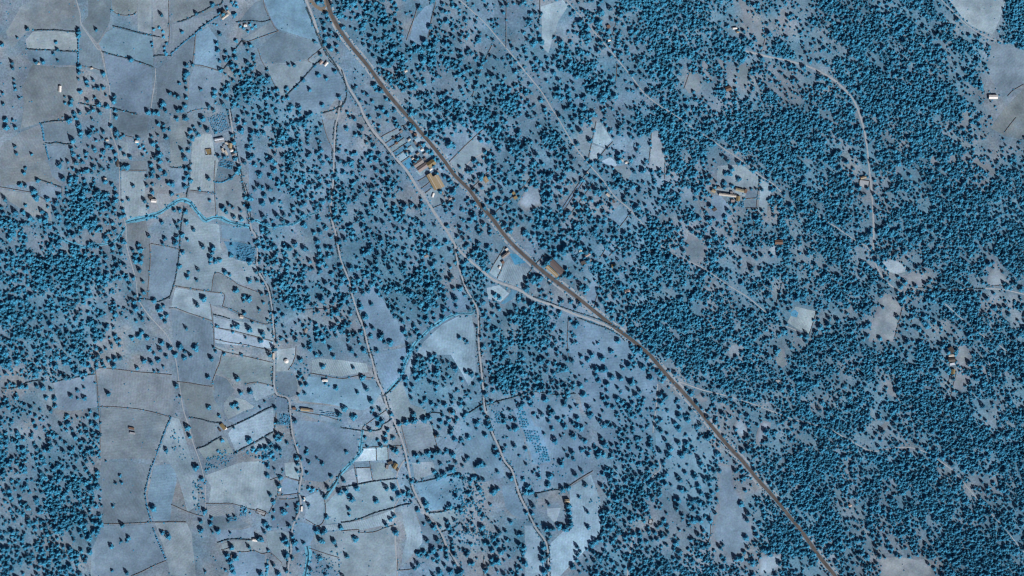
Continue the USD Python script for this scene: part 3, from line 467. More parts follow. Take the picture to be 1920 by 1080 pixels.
# ---------------------------------------------------------------- hedges (h dark, c cyan, s stone wall, r row of bushes): label, line
HEDGES = '''
h|thin curved hedge along the top of the brownish upper left field|62,57 80,56 100,56 122,58 143,60
h|dark straight hedge across the upper left above the garden strip|48,91 64,93 95,94 120,96 147,97
r|bushy hedge row beside the upper left track|147,52 148,66 147,80 147,96 146,125
h|dark hedge slanting across the blue-mauve field with one tree on it|192,97 205,101 220,105 245,111 270,119 288,126
h|faint hedge on top of the pale blue-grey field|212,49 226,52 240,56 262,62 285,67 302,70
h|short level hedge below the bright garden at the top|289,105 304,104 322,105
s|thin wall above the tree-dotted paddock|142,121 160,125 176,128 192,133
h|thin hedge below the tree-dotted paddock|148,193 166,197 186,200 205,202 230,208 258,215
s|straight dark wall left of the top grey field|318,-20 317,20 318,60 317,80
s|curved faint wall in the grey field corner at the top|208,18 222,27 240,29 252,27 256,22
h|slanting hedge with two trees in the top grey field|334,42 350,37 367,29 385,20 400,12 416,8 420,-10
r|bushy hedge running down left from the cream farm|412,30 392,42 378,52 368,62 345,80 320,102
s|thin wall right of the dark blue-grey field|367,66 364,95 361,120 358,126
s|curved wall with a pale edge on top of the blue-mauve field|362,122 378,123 392,127 404,131 414,134
h|diagonal dark hedge running down from the small fold|456,74 444,90 436,104 426,122 414,134
s|straight wall right of the dark field by the cream farm|491,-20 497,14 508,38 517,54 523,58
h|curved hedge along the bottom of the dark field by the cream farm|443,42 462,40 480,40 494,41 508,37
s|slanting thin wall below the garden of the white house|523,58 506,64 486,71 466,78 456,76
s|thin wall down the west side of the big pale field|484,92 490,112 496,124 508,146 518,166 526,184
h|hedge slanting down from the white-roofed house|600,114 590,122 578,136 564,152 550,166 538,178 528,188
s|thin wall of the small plot above the white-roofed house|606,88 594,98 578,112 584,118
h|dark hedge along the west side of the old road|574,14 582,34 592,56 604,82 612,100 622,112 634,132 640,142
h|thin hedge along the east side of the old road's top stretch|598,62 606,82 614,98 626,116 636,132
h|thick dark hedge around the curved cyan field edge|640,130 646,150 650,168 648,188 640,198 622,207 604,212
s|outline wall of the narrow field beside the walled lane|604,224 608,240 614,258 622,276 626,286
h|dark hedge along the curved pale bank on the left|74,232 86,229 100,227 118,226 132,226
c|short cyan hedge dropping from the curved pale bank|76,232 80,246 82,264
h|thick dark hedge with cyan foot in the left fields|84,268 94,269 106,267 120,270 134,270
c|slanting cyan hedge left of the bluish field corner|85,272 88,286 92,300
h|thin hedge on top of the small pale blue-mauve field|70,336 84,340 98,345 116,352
s|thin wall right of the small pale blue-mauve field|117,352 116,368
s|long thin wall across the pinkish left pasture|0,351 20,354 42,358 62,362 80,372 98,380
s|thin wall above the garden of the small white house|222,246 234,254 250,258
s|level thin wall below the narrow dark shed|227,320 250,320 276,320
h|thin hedge across the grey field west of the bare pale field|320,314 338,315 352,312 360,306
s|thin wall right of the bare pale field|404,302 402,330 403,362
s|straight thin wall between pinkish and brownish fields|403,362 404,380 406,404
s|thin wall below the bare pale field|358,357 372,359 388,361 402,363
h|hedge lined with trees on the west side of the bare pale field|357,300 355,330 354,350 350,370
c|cyan hedge below the dark planted plot|402,342 416,342 430,336 440,328
h|hedge with bushes along the east of the brownish field|452,330 458,352 464,376 465,398 470,414
s|thin wall between the sloping grey field and its neighbour|282,458 283,486 280,520 277,556
h|curved dark hedge at the foot of the grey fields on the left|262,560 280,562 296,566 308,562 320,556
s|thin wall across the top of the grey field right of the track|284,457 300,460 318,463 340,469
h|dark hedge between grey field and pale pasture below the stream|346,388 340,430 338,468 334,500 328,530 318,560
s|curved wall on top of the dark grey field with the central clump|398,546 401,522 407,511 424,518 440,528 448,534 474,544 503,555
s|long thin wall below the pale pasture|328,536 350,540 376,544 400,548 422,552 418,575
s|thin wall down the left of the square hut's strip|395,570 398,590 401,620 402,650
s|thin wall above the square hut|418,575 434,580 450,588
s|thin wall right of the square hut curving to the lane|456,594 472,600 490,606 502,608 510,604
h|dark hedge on top of the small walled plot|401,590 416,593 432,598
s|wall below the small walled plot|402,613 418,617 436,620 460,626 486,633 512,640
s|curved thin wall over the wide blue-mauve field|318,578 330,578 346,584 372,593 398,602
s|wall with bushes at the foot of the terraces|400,650 420,659 440,664 460,668 486,674 512,680
s|thin wall between strip fields under the terraces|404,636 430,642 458,646 490,653 512,658
s|curving wall in the grey-blue field's west side|416,665 412,682 406,696 400,712 398,724
s|slanting wall at the foot of the wide blue-mauve field|332,716 352,718 376,722 398,725
s|straight curved wall on top of the pale corner by the lane junction|462,720 480,717 498,720 513,724
h|dark hedge leading to the ochre farmhouse|356,783 376,786 394,791 412,793
h|long straight dark hedge rising right to the lane junction|424,804 440,797 470,783 496,769 514,761
h|dark hedge from the ochre farmhouse down to the left|416,818 400,827 386,836 368,842
h|dark hedge slanting above the bright lower garden|440,850 462,838 486,825 512,810
s|level thin wall between the two fields with faint tyre marks|186,763 210,763 235,765 262,768 290,774 318,782
s|thin wall on top of the left grey fields|176,690 200,691 228,694 260,698 290,700 322,703
h|hedge rising to the right from the left woodland|96,718 120,712 142,708 160,704 176,702
h|thick dark hedge bank at the left edge|4,729 24,728 38,724 56,716 82,713
s|straight wall down the left side of the tyre-marked fields|178,694 182,724 184,764 187,800 187,864
r|dotted hedge curving along the rough pale pasture|321,782 310,806 302,828 294,850 286,872
r|dotted hedge left of the bluish lower field|284,874 276,904 272,926 276,950 284,978
s|level thin wall at the foot of the dark grey field|194,982 220,982 250,981 284,979
s|level wall above the pale greyish field|286,979 306,979 322,978 350,978
r|dotted cyan hedge beside the pale greyish field|288,990 294,1008 302,1026 312,1048
s|slanting wall at the bottom left|246,1080 266,1072 290,1060 312,1051
s|thin wall slanting below the bluish lower field|322,946 340,954 360,962 382,968
s|long wall below the large pinkish bare field|387,944 412,944 434,944 456,950 480,957 504,963
s|thin wall left of the bright white farm building|525,892 524,910 520,930 506,960
s|short wall above the bright white farm building|507,900 518,896 528,892
s|upper line of the double wall beside the lane|520,929 540,928 560,925
s|lower line of the double wall beside the lane|524,936 542,936 560,934
s|slanting wall right of the bright white farm building|536,893 548,898 562,902
h|curved wall over the pale field with the small white farm building|408,1017 424,1012 440,1010 472,1012
s|wall below the small white farm building|416,1031 434,1026
s|level wall at the top of the bottom blue-mauve field|446,1034 464,1034 478,1032 492,1038 506,1036 520,1046 530,1056
s|curved wall around the very pale field|574,974 584,980 594,986 604,982 610,968 611,948 606,930
h|slanting dark hedge beside the wet patch|640,884 632,900 622,914 610,930
s|wall slanting below the dark bluish field at the bottom|580,1028 598,1034 616,1040 636,1046
h|long straight dark wall above the large pale blue-mauve field|640,914 668,909 700,903 744,898
h|dark hedge curving below the large pale blue-mauve field|640,980 660,977 680,971 706,961 738,953 752,948 770,945
s|thin wall below the pale striped strip|640,996 672,993 674,998 700,998 722,990 742,984
s|short level wall at the bottom right of the ploughed band|746,1070 762,1069 782,1066
s|wall between the bright white field and its pinkish plot|705,839 706,864
s|wall right of the pinkish plot|727,838 728,864
s|wall along the top of the bright white field|680,840 706,838 752,836
s|wall on the left of the bright pale square|664,872 668,890 671,908
s|wall on top of the bright pale square|664,878 694,877
s|wall on the right of the bright pale square|693,866 696,884 699,902
h|dark field wall above the old lane east of the ochre farmyard|776,906 800,902 830,895 858,888
h|pale-edged hedge below the blue-grey scrub field|806,962 830,960 850,954 872,950
h|dark hedge branching east off the old lane|828,998 842,993 854,988 864,980
h|curved hedge joining the old lane near the bottom|784,1040 800,1037 816,1034 834,1028
s|small wall below the dark bluish lower field|745,1069 746,1050
s|diagonal wall running to the meeting of three walls|680,806 682,800 698,788 712,778 726,768
h|dark curved wall left of the thin row of trees|640,802 660,805 678,808
h|slanting hedge off the walled lane into the gully|720,742 730,734 740,724 750,714
h|hedge from the walled lane through the clump to the left|734,786 726,792 718,796 712,806 690,808 680,806
s|straight wall left of the square grey field|752,796 758,820 766,850
s|thin wall right of the square grey field|810,790 815,820 822,844
h|dark hedge on the south of the gully meadow|798,778 812,774 830,776
h|dark hedge between the gully trees and the straight lane|866,780 880,774 896,764 906,758
h|hedge above the orchard grid meadow|914,760 930,754 944,750 960,746 1000,735 1040,740 1080,738
s|thin straight wall between two woods south of the white lane|1066,594 1065,615 1064,640 1066,668
h|thin dark hedge along the north of the old road's lower stretch|1000,556 1040,571 1080,585 1120,598 1160,616
h|bushy hedge along the south of the old road's lower stretch|1084,596 1110,606 1136,615 1160,628 1172,640
s|long straight wall rising to the trees above the tan house|1064,914 1084,900 1112,883
h|hedge west of the farm with the tan house|980,928 1004,926 1030,920 1048,918
h|dark thick hedge right of the bare pinkish patch|1064,944 1068,962 1070,980 1066,996 1052,992
r|row of trees lining the lane beside the pale strip|1016,1016 1016,1040 1018,1062 1018,1078
s|dark straight fence up the slope east of the main road|842,304 858,288 876,270 898,250 912,238
s|dark straight fence beside the house with the tan roof|882,356 896,342 914,324 936,306
s|dark fence by the two ochre huts|930,398 944,384 960,370 980,352 996,332
s|dark fence at the top between lane and field|774,0 814,0 812,24 808,42 804,70
s|dark fence left of the upper grey field|784,10 776,36 768,58 762,76
s|dark fence through the upper meadow|923,84 912,108 900,136 892,160 886,180
s|straight dark fence right of the diagonal lane at the top|950,-10 949,40 949,90
s|dark fence along the left of the kite-shaped field|1118,228 1112,256 1106,284 1102,304
s|fence crossing the diagonal lane by the kite-shaped field|1149,266 1134,282 1120,300 1106,316 1094,332 1072,364 1050,398
s|dark fence beside the long pale strip field|1098,334 1084,356 1066,382 1052,404
s|second dark fence beside the long pale strip field|1112,344 1096,366 1078,390 1062,412
s|straight fence between allotments and the bluish field|1160,428 1174,410 1184,396
s|dark fence pointing down to the blue striped plot|1160,430 1150,446 1136,466 1124,486
s|second dark fence near the blue striped plot|1172,444 1160,460 1150,472 1142,480
s|thin fence south of the blue striped plot|1136,512 1128,528 1120,552 1114,576
s|fence left of the striped field|917,512 926,496 936,480 946,462
s|fence between sandy yard and striped field|932,523 938,510 945,492
s|fence east of the striped field|979,542 986,524 992,512 998,504
s|fence behind the two long sheds|1006,494 1014,486 1022,478
s|fence at the lower end of the two long sheds|1046,522 1056,514 1068,502
h|dark curved hedge by the entrance of the two long sheds|1048,526 1049,520 1056,516
s|vertical fence in the upper wood left of the open strip|1013,-10 1012,22 1010,48
s|short fence near the diagonal lane in the upper wood|1127,48 1124,58 1121,66
s|dark fence beside the small white-walled hut in the upper wood|1159,26 1154,48 1148,68 1142,92
s|vertical fence below the crossing in the upper wood|1157,118 1156,138 1155,158
s|thin vertical fence right of the dense wood's tall clearing|1222,246 1220,276 1216,310
s|thin fence right of the tall clearing|1248,280 1247,312 1246,336
s|long straight dark fence beside the long cream farm|1426,332 1422,358 1418,390 1414,414 1411,444
s|wall between the two grey walled paddocks|1397,373 1410,372 1420,371
s|wall below the lower grey walled paddock|1398,390 1418,390
s|thin fence down to the thin white lane in the eastern wood|1342,434 1334,462 1326,486 1320,504
s|dark fence above the small bright plot|1462,454 1460,468 1458,482
s|dark fence running down to the pale square paddock|1476,506 1468,528 1460,554 1451,584
s|right hand fence of the pale square paddock|1531,584 1526,602 1520,620 1516,632
s|short dark fence in the upper right wood near the dirt road|1436,68 1432,84 1428,98
s|dark fence at the left side of the small grey clearing|1296,126 1290,146 1283,166
s|fence along the right of the grey wedge clearing|1694,568 1686,600 1678,632
s|short fence in the clearing east of the grey wedge|1718,576 1712,592 1708,606
s|curved dark ditch bank north of the dirt road|1706,536 1720,540 1748,541
h|thick dark hedge bank along the dirt road at the right edge|1748,544 1780,543 1812,541 1846,542
s|dark bank on top of the hour-glass clearing|1848,538 1868,536 1886,535
s|fence beside the grey field at the right edge|1884,248 1894,234 1906,220
s|thin wall below the open slope at the right edge|1890,180 1900,170 1920,158
s|fence right of the dark walled farm|1806,634 1800,646 1792,658
s|left fence below the ochre shed of the dark walled farm|1781,706 1778,720
s|right fence below the ochre shed of the dark walled farm|1793,700 1788,720 1784,738 1774,762
s|short slanting fence in the right hand wood|1670,650 1664,680 1658,704
s|curved thin wall at the bottom beside the pale clearing|1331,962 1332,1000 1328,1014 1320,1024
s|short fence left of the bottom round clearing|1428,1036 1422,1050 1419,1062
s|curved thin wall right of the bottom scrub pasture|908,1043 906,1060 908,1080
s|plot boundary above the long pinkish strip plot|714,257 724,251 738,244 750,238 762,234
s|plot boundary between long pinkish strip and bluish plots|722,269 734,261 746,252 756,246
s|plot boundary above the pale strip with tiny sheds|729,277 744,268 758,258
s|plot boundary above the long blue strip plot|737,285 750,276 764,267
s|plot boundary below the long blue strip plot|743,293 757,283 771,272
s|plot boundary above the bright blue plot|752,304 762,297 768,293
s|plot boundary above the upper dark strip plot|783,340 792,335 801,329
s|plot boundary between the two dark strip plots|790,353 799,347 806,341
s|plot boundary below the two dark strip plots|797,362 804,357 810,351
s|plot boundary below the wide pale yard|812,390 826,384 840,376 852,370
s|thin wall along the crop strips of the tan longhouse|556,771 580,775 610,780 640,790
s|thin wall left of the orchard plot near the lane junction|518,774 516,800 514,816
s|curved wall around the white round-roofed house|556,650 554,668 548,684 541,694
s|straight wall below the wood right of the long lane|552,582 580,580 610,579 640,577
s|winding wall on the south of the bright pinkish field|583,700 600,703 640,710 664,706 676,704 690,708 704,710
s|thin wall south of the curve-topped blue-mauve field|352,212 368,206 390,204
'''
# ---------------------------------------------------------------- buildings: kind, x, y, length, width, angle of the long axis, eaves height, roof, label, category
BUILDINGS = '''
gable|112.5,167|11,4.4,87,3.2|white|long white-roofed shed alone in the grey upper left field|shed
gable|72,119|4.4,3.4,0,2.4|cream|tiny cream shed among garden trees below the upper left hedge|shed
gable|172,128|4.4,3.2,15,2.4|cream|tiny pale shed under the tree row beside the upper left track|shed
house|423,32|14,4,37,3|cream|long cream farm range at the top of the photo|house
gable|430,24|7,3,-55,2.8|cream|short cream wing at the right end of the cream farm|shed
gable|418,25|13,7,37,5|dark|dark-roofed barn behind the cream farm range|barn
house|461,48|5.5,4.5,0,3|white|small white house inside the cyan garden at the top|house
house|611.5,120|8.5,4,48,3.5|white|white-roofed house beside the old road near the top junction|house
gable|602,117|7,5,48,3|pink|pinkish shed next to the white-roofed house|shed
gable|258,266|5.5,4.5,0,3|white|small white house with a cyan garden on the left|house
gable|202,263|4.5,3.5,10,2.6|cream|small pale shed in the trees left of the long field track|shed
house|198,337|5.5,4.5,80,3|cream|little pale house among bushes above the left woodland|house
mono|222,307|12,3.2,86,3.5|dark|narrow dark shed beside the field track|shed
gable|290,377|9,5.5,-5,4.5|white|pale barn beside the stream bend|barn
mono|284,371|7,5,-5,3|dark|dark lean-to above the pale barn by the stream bend|shed
gable|411.3,261|17,4,10,3.5|blue|long bluish-white roof at the top of the farmstead|barn
mono|412.5,265.5|17,3,10,2.6|slate|grey lean-to along the bluish-white roof of the farmstead|shed
house|418,282|7.5,3.4,-74,3.5|cream|cream house on the left of the farmstead|house
house|424.5,286.5|9,3.6,-62,3.5|cream|lower cream house of the farmstead|house
gable|432.3,273.5|9,6,80,4.5|tan|tan-roofed barn on the right of the farmstead|barn
gable|435.5,282|6,4,20,3|white|white shed at the lower right of the farmstead|shed
gable|426,269|6,3,-28,2.8|cream|small pale shed in the middle of the farmstead|shed
pen|391,285|11,11,5,1.8|ochre|round ochre walled yard west of the farmstead|yard
gable|811.5,341|32,9,-61.5,4.5|tan|longer tan-roofed shed with a pale ridge west of the main road|shed
gable|822.8,340.5|26,10,-60,4|tan2|shorter lighter tan shed beside the longer tan-roofed shed|shed
gable|784.7,305.8|19,9,35,4.5|grey|grey-brown barn at the west end of the barn group|barn
gable|792.5,314|21,9,35,4|mauve|mauve-brown barn in the middle of the barn group|barn
gable|808.7,306.8|15,11,35,4.5|ochre|olive-brown square barn of the barn group|barn
mono|781.5,299|9,5,55,3|dark|small dark hut on the upper side of the grey-brown barn|hut
mono|786,274|9,5,35,3|dark|dark hut in the sandy yard near the main road|hut
mono|778.5,255|9,5,80,3|rust|dark reddish hut at the north tip of the sandy yard|hut
gable|791.5,280.5|4.5,3.5,20,2.6|white|tiny white shed in the sandy yard|shed
gable|774,297|4,3,30,2.5|cream|tiny cream shed by the bright blue plot|shed
gable|808,317.5|5,3,35,2.6|white|tiny white shed at the top of the tan sheds|shed
tunnel|811.7,365.8|8,4.5,70,2.4|white|white plastic tunnel in the pale yard below the tan sheds|polytunnel
mono|738,258.5|4,3,35,2.4|dark|little dark shed at the upper strip plot|shed
mono|743.5,268.5|4.5,3,35,2.4|rust|little reddish shed at the strip plots|shed
house|911,337|10.5,7,-60,4.5|tan|tan-roofed house alone east of the main road|house
mono|963,362.5|5,4.5,40,3.5|ochre|upper ochre hut at the dark fence east of the main road|hut
mono|966.5,371|6.5,5,30,3.5|ochre|lower ochre hut at the dark fence east of the main road|hut
gable|1043.5,501|31,11,-44.5,5|brown|long dark brown roofed shed beside the main road|shed
gable|1035.3,508.7|28,6.6,-42,4|tan|long tan shed between the dark brown shed and the main road|shed
gable|1387,356.7|16,5,-14,4|olive|pale olive roofed barn of the eastern farm|barn
mono|1398.3,358.6|7,4,70,3|rust|small reddish hut at the end of the pale olive barn|hut
gable|1364,366|32,4,-7,4.5|cream|very long cream building of the eastern farm|barn
gable|1383.7,372.5|9,6.5,80,4|ochre|ochre hut at the east end of the very long cream building|shed
house|1338,358|7,5.5,-20,3.5|tan|small tan house at the west end of the eastern farm|house
mono|1340,393|7,5,30,2.6|dark|dark ruined hut on the pale slope south of the eastern farm|hut
gable|1460,454|14,8,0,4.5|rust|brown hut above the small bright plot in the eastern wood|hut
gable|1619,333|10,4,15,3|tan|small tan house in the walled square by the dirt road|house
pen|1621,345|19,13,-8,1.6|stone|small walled square beside the dirt road|yard
gable|1782,656|11,9,-60,5|dark|dark roof at the top of the walled farm on the right|barn
gable|1783,666.5|10,4,5,3|cream|pale narrow building between the dark roofs on the right|shed
gable|1783.5,674|12,8,5,4.5|dark|lower dark roof of the walled farm on the right|barn
mono|1785,682.5|9,3.5,12,2.6|blue|small bluish shed below the dark roofs on the right|shed
gable|1786.3,697|9,6.5,80,4|ochre|ochre shed at the south end of the walled farm on the right|shed
gable|1862,182|16,7,0,4|white|white barn under the open slope at the right edge|barn
house|1063.5,939|8.5,6.5,5,5|tan2|tan house on the ridge above the bare pinkish patch|house
pen|1220,978|9,6.5,80,1.8|stone|small roofless stone pen on the lower meadow|ruin
gable|799.5,479.5|7,6,20,4|grey|grey-roofed house on the pale patch in the middle wood|house
gable|948.5,478|17,5.5,38,4|grey|grey-roofed long house at the top of the striped field|house
mono|950.5,468|5,4,38,2.8|cream|small cream shed beside the grey-roofed long house|shed
gable|936.7,501.7|4,3,70,2.5|white|tiny white shed in the narrow sandy yard|shed
mono|943,492|5,4,40,2.6|rust|small brown hut at the striped field's top corner|hut
gable|453.8,594|6,5.5,-8,3.5|cream|little square hut between the terraces|hut
round|537.5,677|8,8,0,3|white|white round-roofed house left of the pinkish field|house
house|610,713|10,4,0,3|white|white-walled house with a cyan garden in the lower middle|house
gable|572.5,768|16,4.6,-6,3.2|tan|tan longhouse by the crop strips|house
mono|552,766|6,3.6,0,2.6|rust|small reddish shed between lane and tan longhouse|shed
mono|584,770|8,4,-8,2.6|grey|small grey shed at the right end of the tan longhouse|shed
house|418.5,800|12,6,-50,3.5|ochre|ochre farmhouse at the end of the long hedge|house
gable|423.5,803|4.5,4,20,3|white|little white outhouse beside the ochre farmhouse|shed
gable|741,874|10,7,60,4|ochre|ochre barn of the farmyard at the lane fork|barn
mono|732,868|9,5,20,3.2|dark|dark shed of the farmyard at the lane fork|shed
mono|726,876|7,4,80,3|grey|grey shed on the left of the farmyard at the lane fork|shed
gable|525.5,915.5|9,3.4,75,3.4|white|bright white farm building left of the double wall|house
mono|571,936|6.5,2.6,85,2.4|white|upper white shed along the very pale field|shed
mono|566.2,954|9,2.4,88,2.4|white|lower long white shed along the very pale field|shed
gable|479,1012|8.5,4,-5,3.4|white|small bright white farm building among dark trees at the bottom|house
pen|490,961|18,8,-22,1.8|stone|walled pen at the end of the long wall below the pinkish field|yard
mono|435.5,1045|10,3.4,84,2.6|grey|narrow grey shed at the bottom between three trees|shed
mono|246,803.5|10,3.2,-10,2.4|rust|upper reddish shed in the grey tyre-marked field|shed
mono|248,812.5|10,3.2,-10,2.4|slate|lower grey shed in the grey tyre-marked field|shed
gable|574,619.5|7.5,6,70,3.6|grey|grey-roofed house in the scrub east of the long lane|house
mono|513.7,668|11,3,87,2.6|cream|narrow cream shed squeezed beside the long lane|shed
gable|848,773|12,5,-8,4|dark|dark-roofed barn with a pale yard under the gully trees|barn
house|819,817|8,6,10,4|dark|dark-roofed house on the hedge right of the square grey field|house
gable|1366,166|10,8,20,4|rust|dark brown hut in the upper right wood|hut
gable|1378,53|8,3,8,2.8|white|narrow white shed in the upper right wood|shed
gable|1383.5,60|4.5,3.5,8,2.6|tan|tiny tan shed below the narrow white shed|shed
house|1176,546|9,6,20,3.5|pink|pinkish house in the wood east of the striped plot|house
gable|1151,499|9,7,10,4|ochre|ochre-brown hut right of the blue striped plot|hut
gable|1101.5,478.5|11,4,32,3|pink|narrow pink-roofed shed above the blue striped plot|shed
mono|1094.5,492.5|10,6,20,3.4|dark|dark shed left of the blue striped plot|shed
gable|1115,505|0.1,0.1,0,0|skip|skip|skip
gable|761,133|5,4,30,3|cream|tiny pale house in the wood west of the upper meadow|house
gable|1142,76|4.5,3.6,20,3|white|small white-walled hut in the upper wood|hut
mono|1141,50|6,5,20,3|rust|brown hut above the white-walled hut in the upper wood|hut
gable|1329,448|8,5,0,3|rust|brownish shed in the clearing west of the thin fence|shed
pen|1459,717|9,9,5,1.4|stone|tiny square stone pen in the lower right wood|ruin
gable|1594,948|6,5,30,3|pink|little pink-roofed house in the lower right wood|house
gable|1165,300|8,3.4,-20,2.4|cream|cream shed among rubble heaps east of the kite-shaped field|shed
gable|1175,305|5,3,10,2.2|white|tiny white shed among rubble heaps east of the kite-shaped field|shed
gable|1140,366|7,4,-40,2.8|cream|cream house beside the eastern lane|house
gable|1133,358|5,4,50,2.8|grey|small grey shed beside the eastern lane|shed
mono|752,246|4.5,3,40,2.3|grey|little grey shed at the head of the upper strip plot|shed
gable|767,262|5,3.6,40,2.5|cream|cream shed at the head of the long blue plot|shed
mono|779,268|6,3.4,-55,2.6|grey|grey shed inside the sandy yard|shed
gable|783.5,288|6,4,35,3|grey|grey shed between sandy yard and barns|shed
mono|797,289|6,3.4,35,2.6|slate|slate-coloured shed at the right edge of the sandy yard|shed
mono|796.5,298|5,3,35,2.6|brown|small brown shed over the olive-brown barn|shed
gable|762,284|4,3,35,2.3|brown|tiny brown shed in the pinkish strip plot|shed
mono|770,291|4,3,50,2.3|slate|tiny slate shed beside the bright blue plot|shed
gable|830,362|6,4,-60,2.8|grey|small grey shed right of the shorter tan shed|shed
mono|836,371|5,3.4,-60,2.6|slate|small slate shed at the lower corner of the pale yard|shed
mono|823,322|7,3,-60,2.6|slate|slate lean-to in the whitish yard|shed
gable|844,372|5,4,30,3|mauve|small mauve shed beside the main road below the pale yard|shed
gable|771,247|5,4,-55,2.8|mauve|small mauve shed at the top of the sandy yard|shed
gable|1348,352|5,4,-10,3|grey|small grey shed by the farmyard track of the eastern farm|shed
mono|1374,377|6,4,5,2.8|mauve|small mauve shed behind the very long cream building|shed
mono|1372,361|5,3,-10,2.6|grey|grey lean-to in front of the very long cream building|shed
gable|438,290|5,4,20,3|grey|small grey shed under the farmstead's white shed|shed
mono|421,274|5,3,80,2.6|slate|slate shed left of the farmstead's middle shed|shed
mono|412,806|6,3,-50,2.6|dark|dark lean-to behind the ochre farmhouse|shed
mono|745,881|5,3,60,2.6|dark|small dark shed beside the ochre barn at the lane fork|shed
gable|1128,344|5,4,-50,2.8|tan|tiny tan shed beside the eastern lane|shed
gable|1150,378|6,4,-40,3|brown|brown shed right of the eastern lane|shed
mono|1106,489|6,3,30,2.6|grey|grey lean-to near the blue striped plot|shed
gable|1088,470|5,4,20,2.8|cream|tiny cream shed above the pale bush plot|shed
gable|1100,325|5,3.4,30,2.6|white|tiny white hut left of the eastern lane|hut
'''.replace('gable|1115,505|0.1,0.1,0,0|skip|skip|skip\n', '')
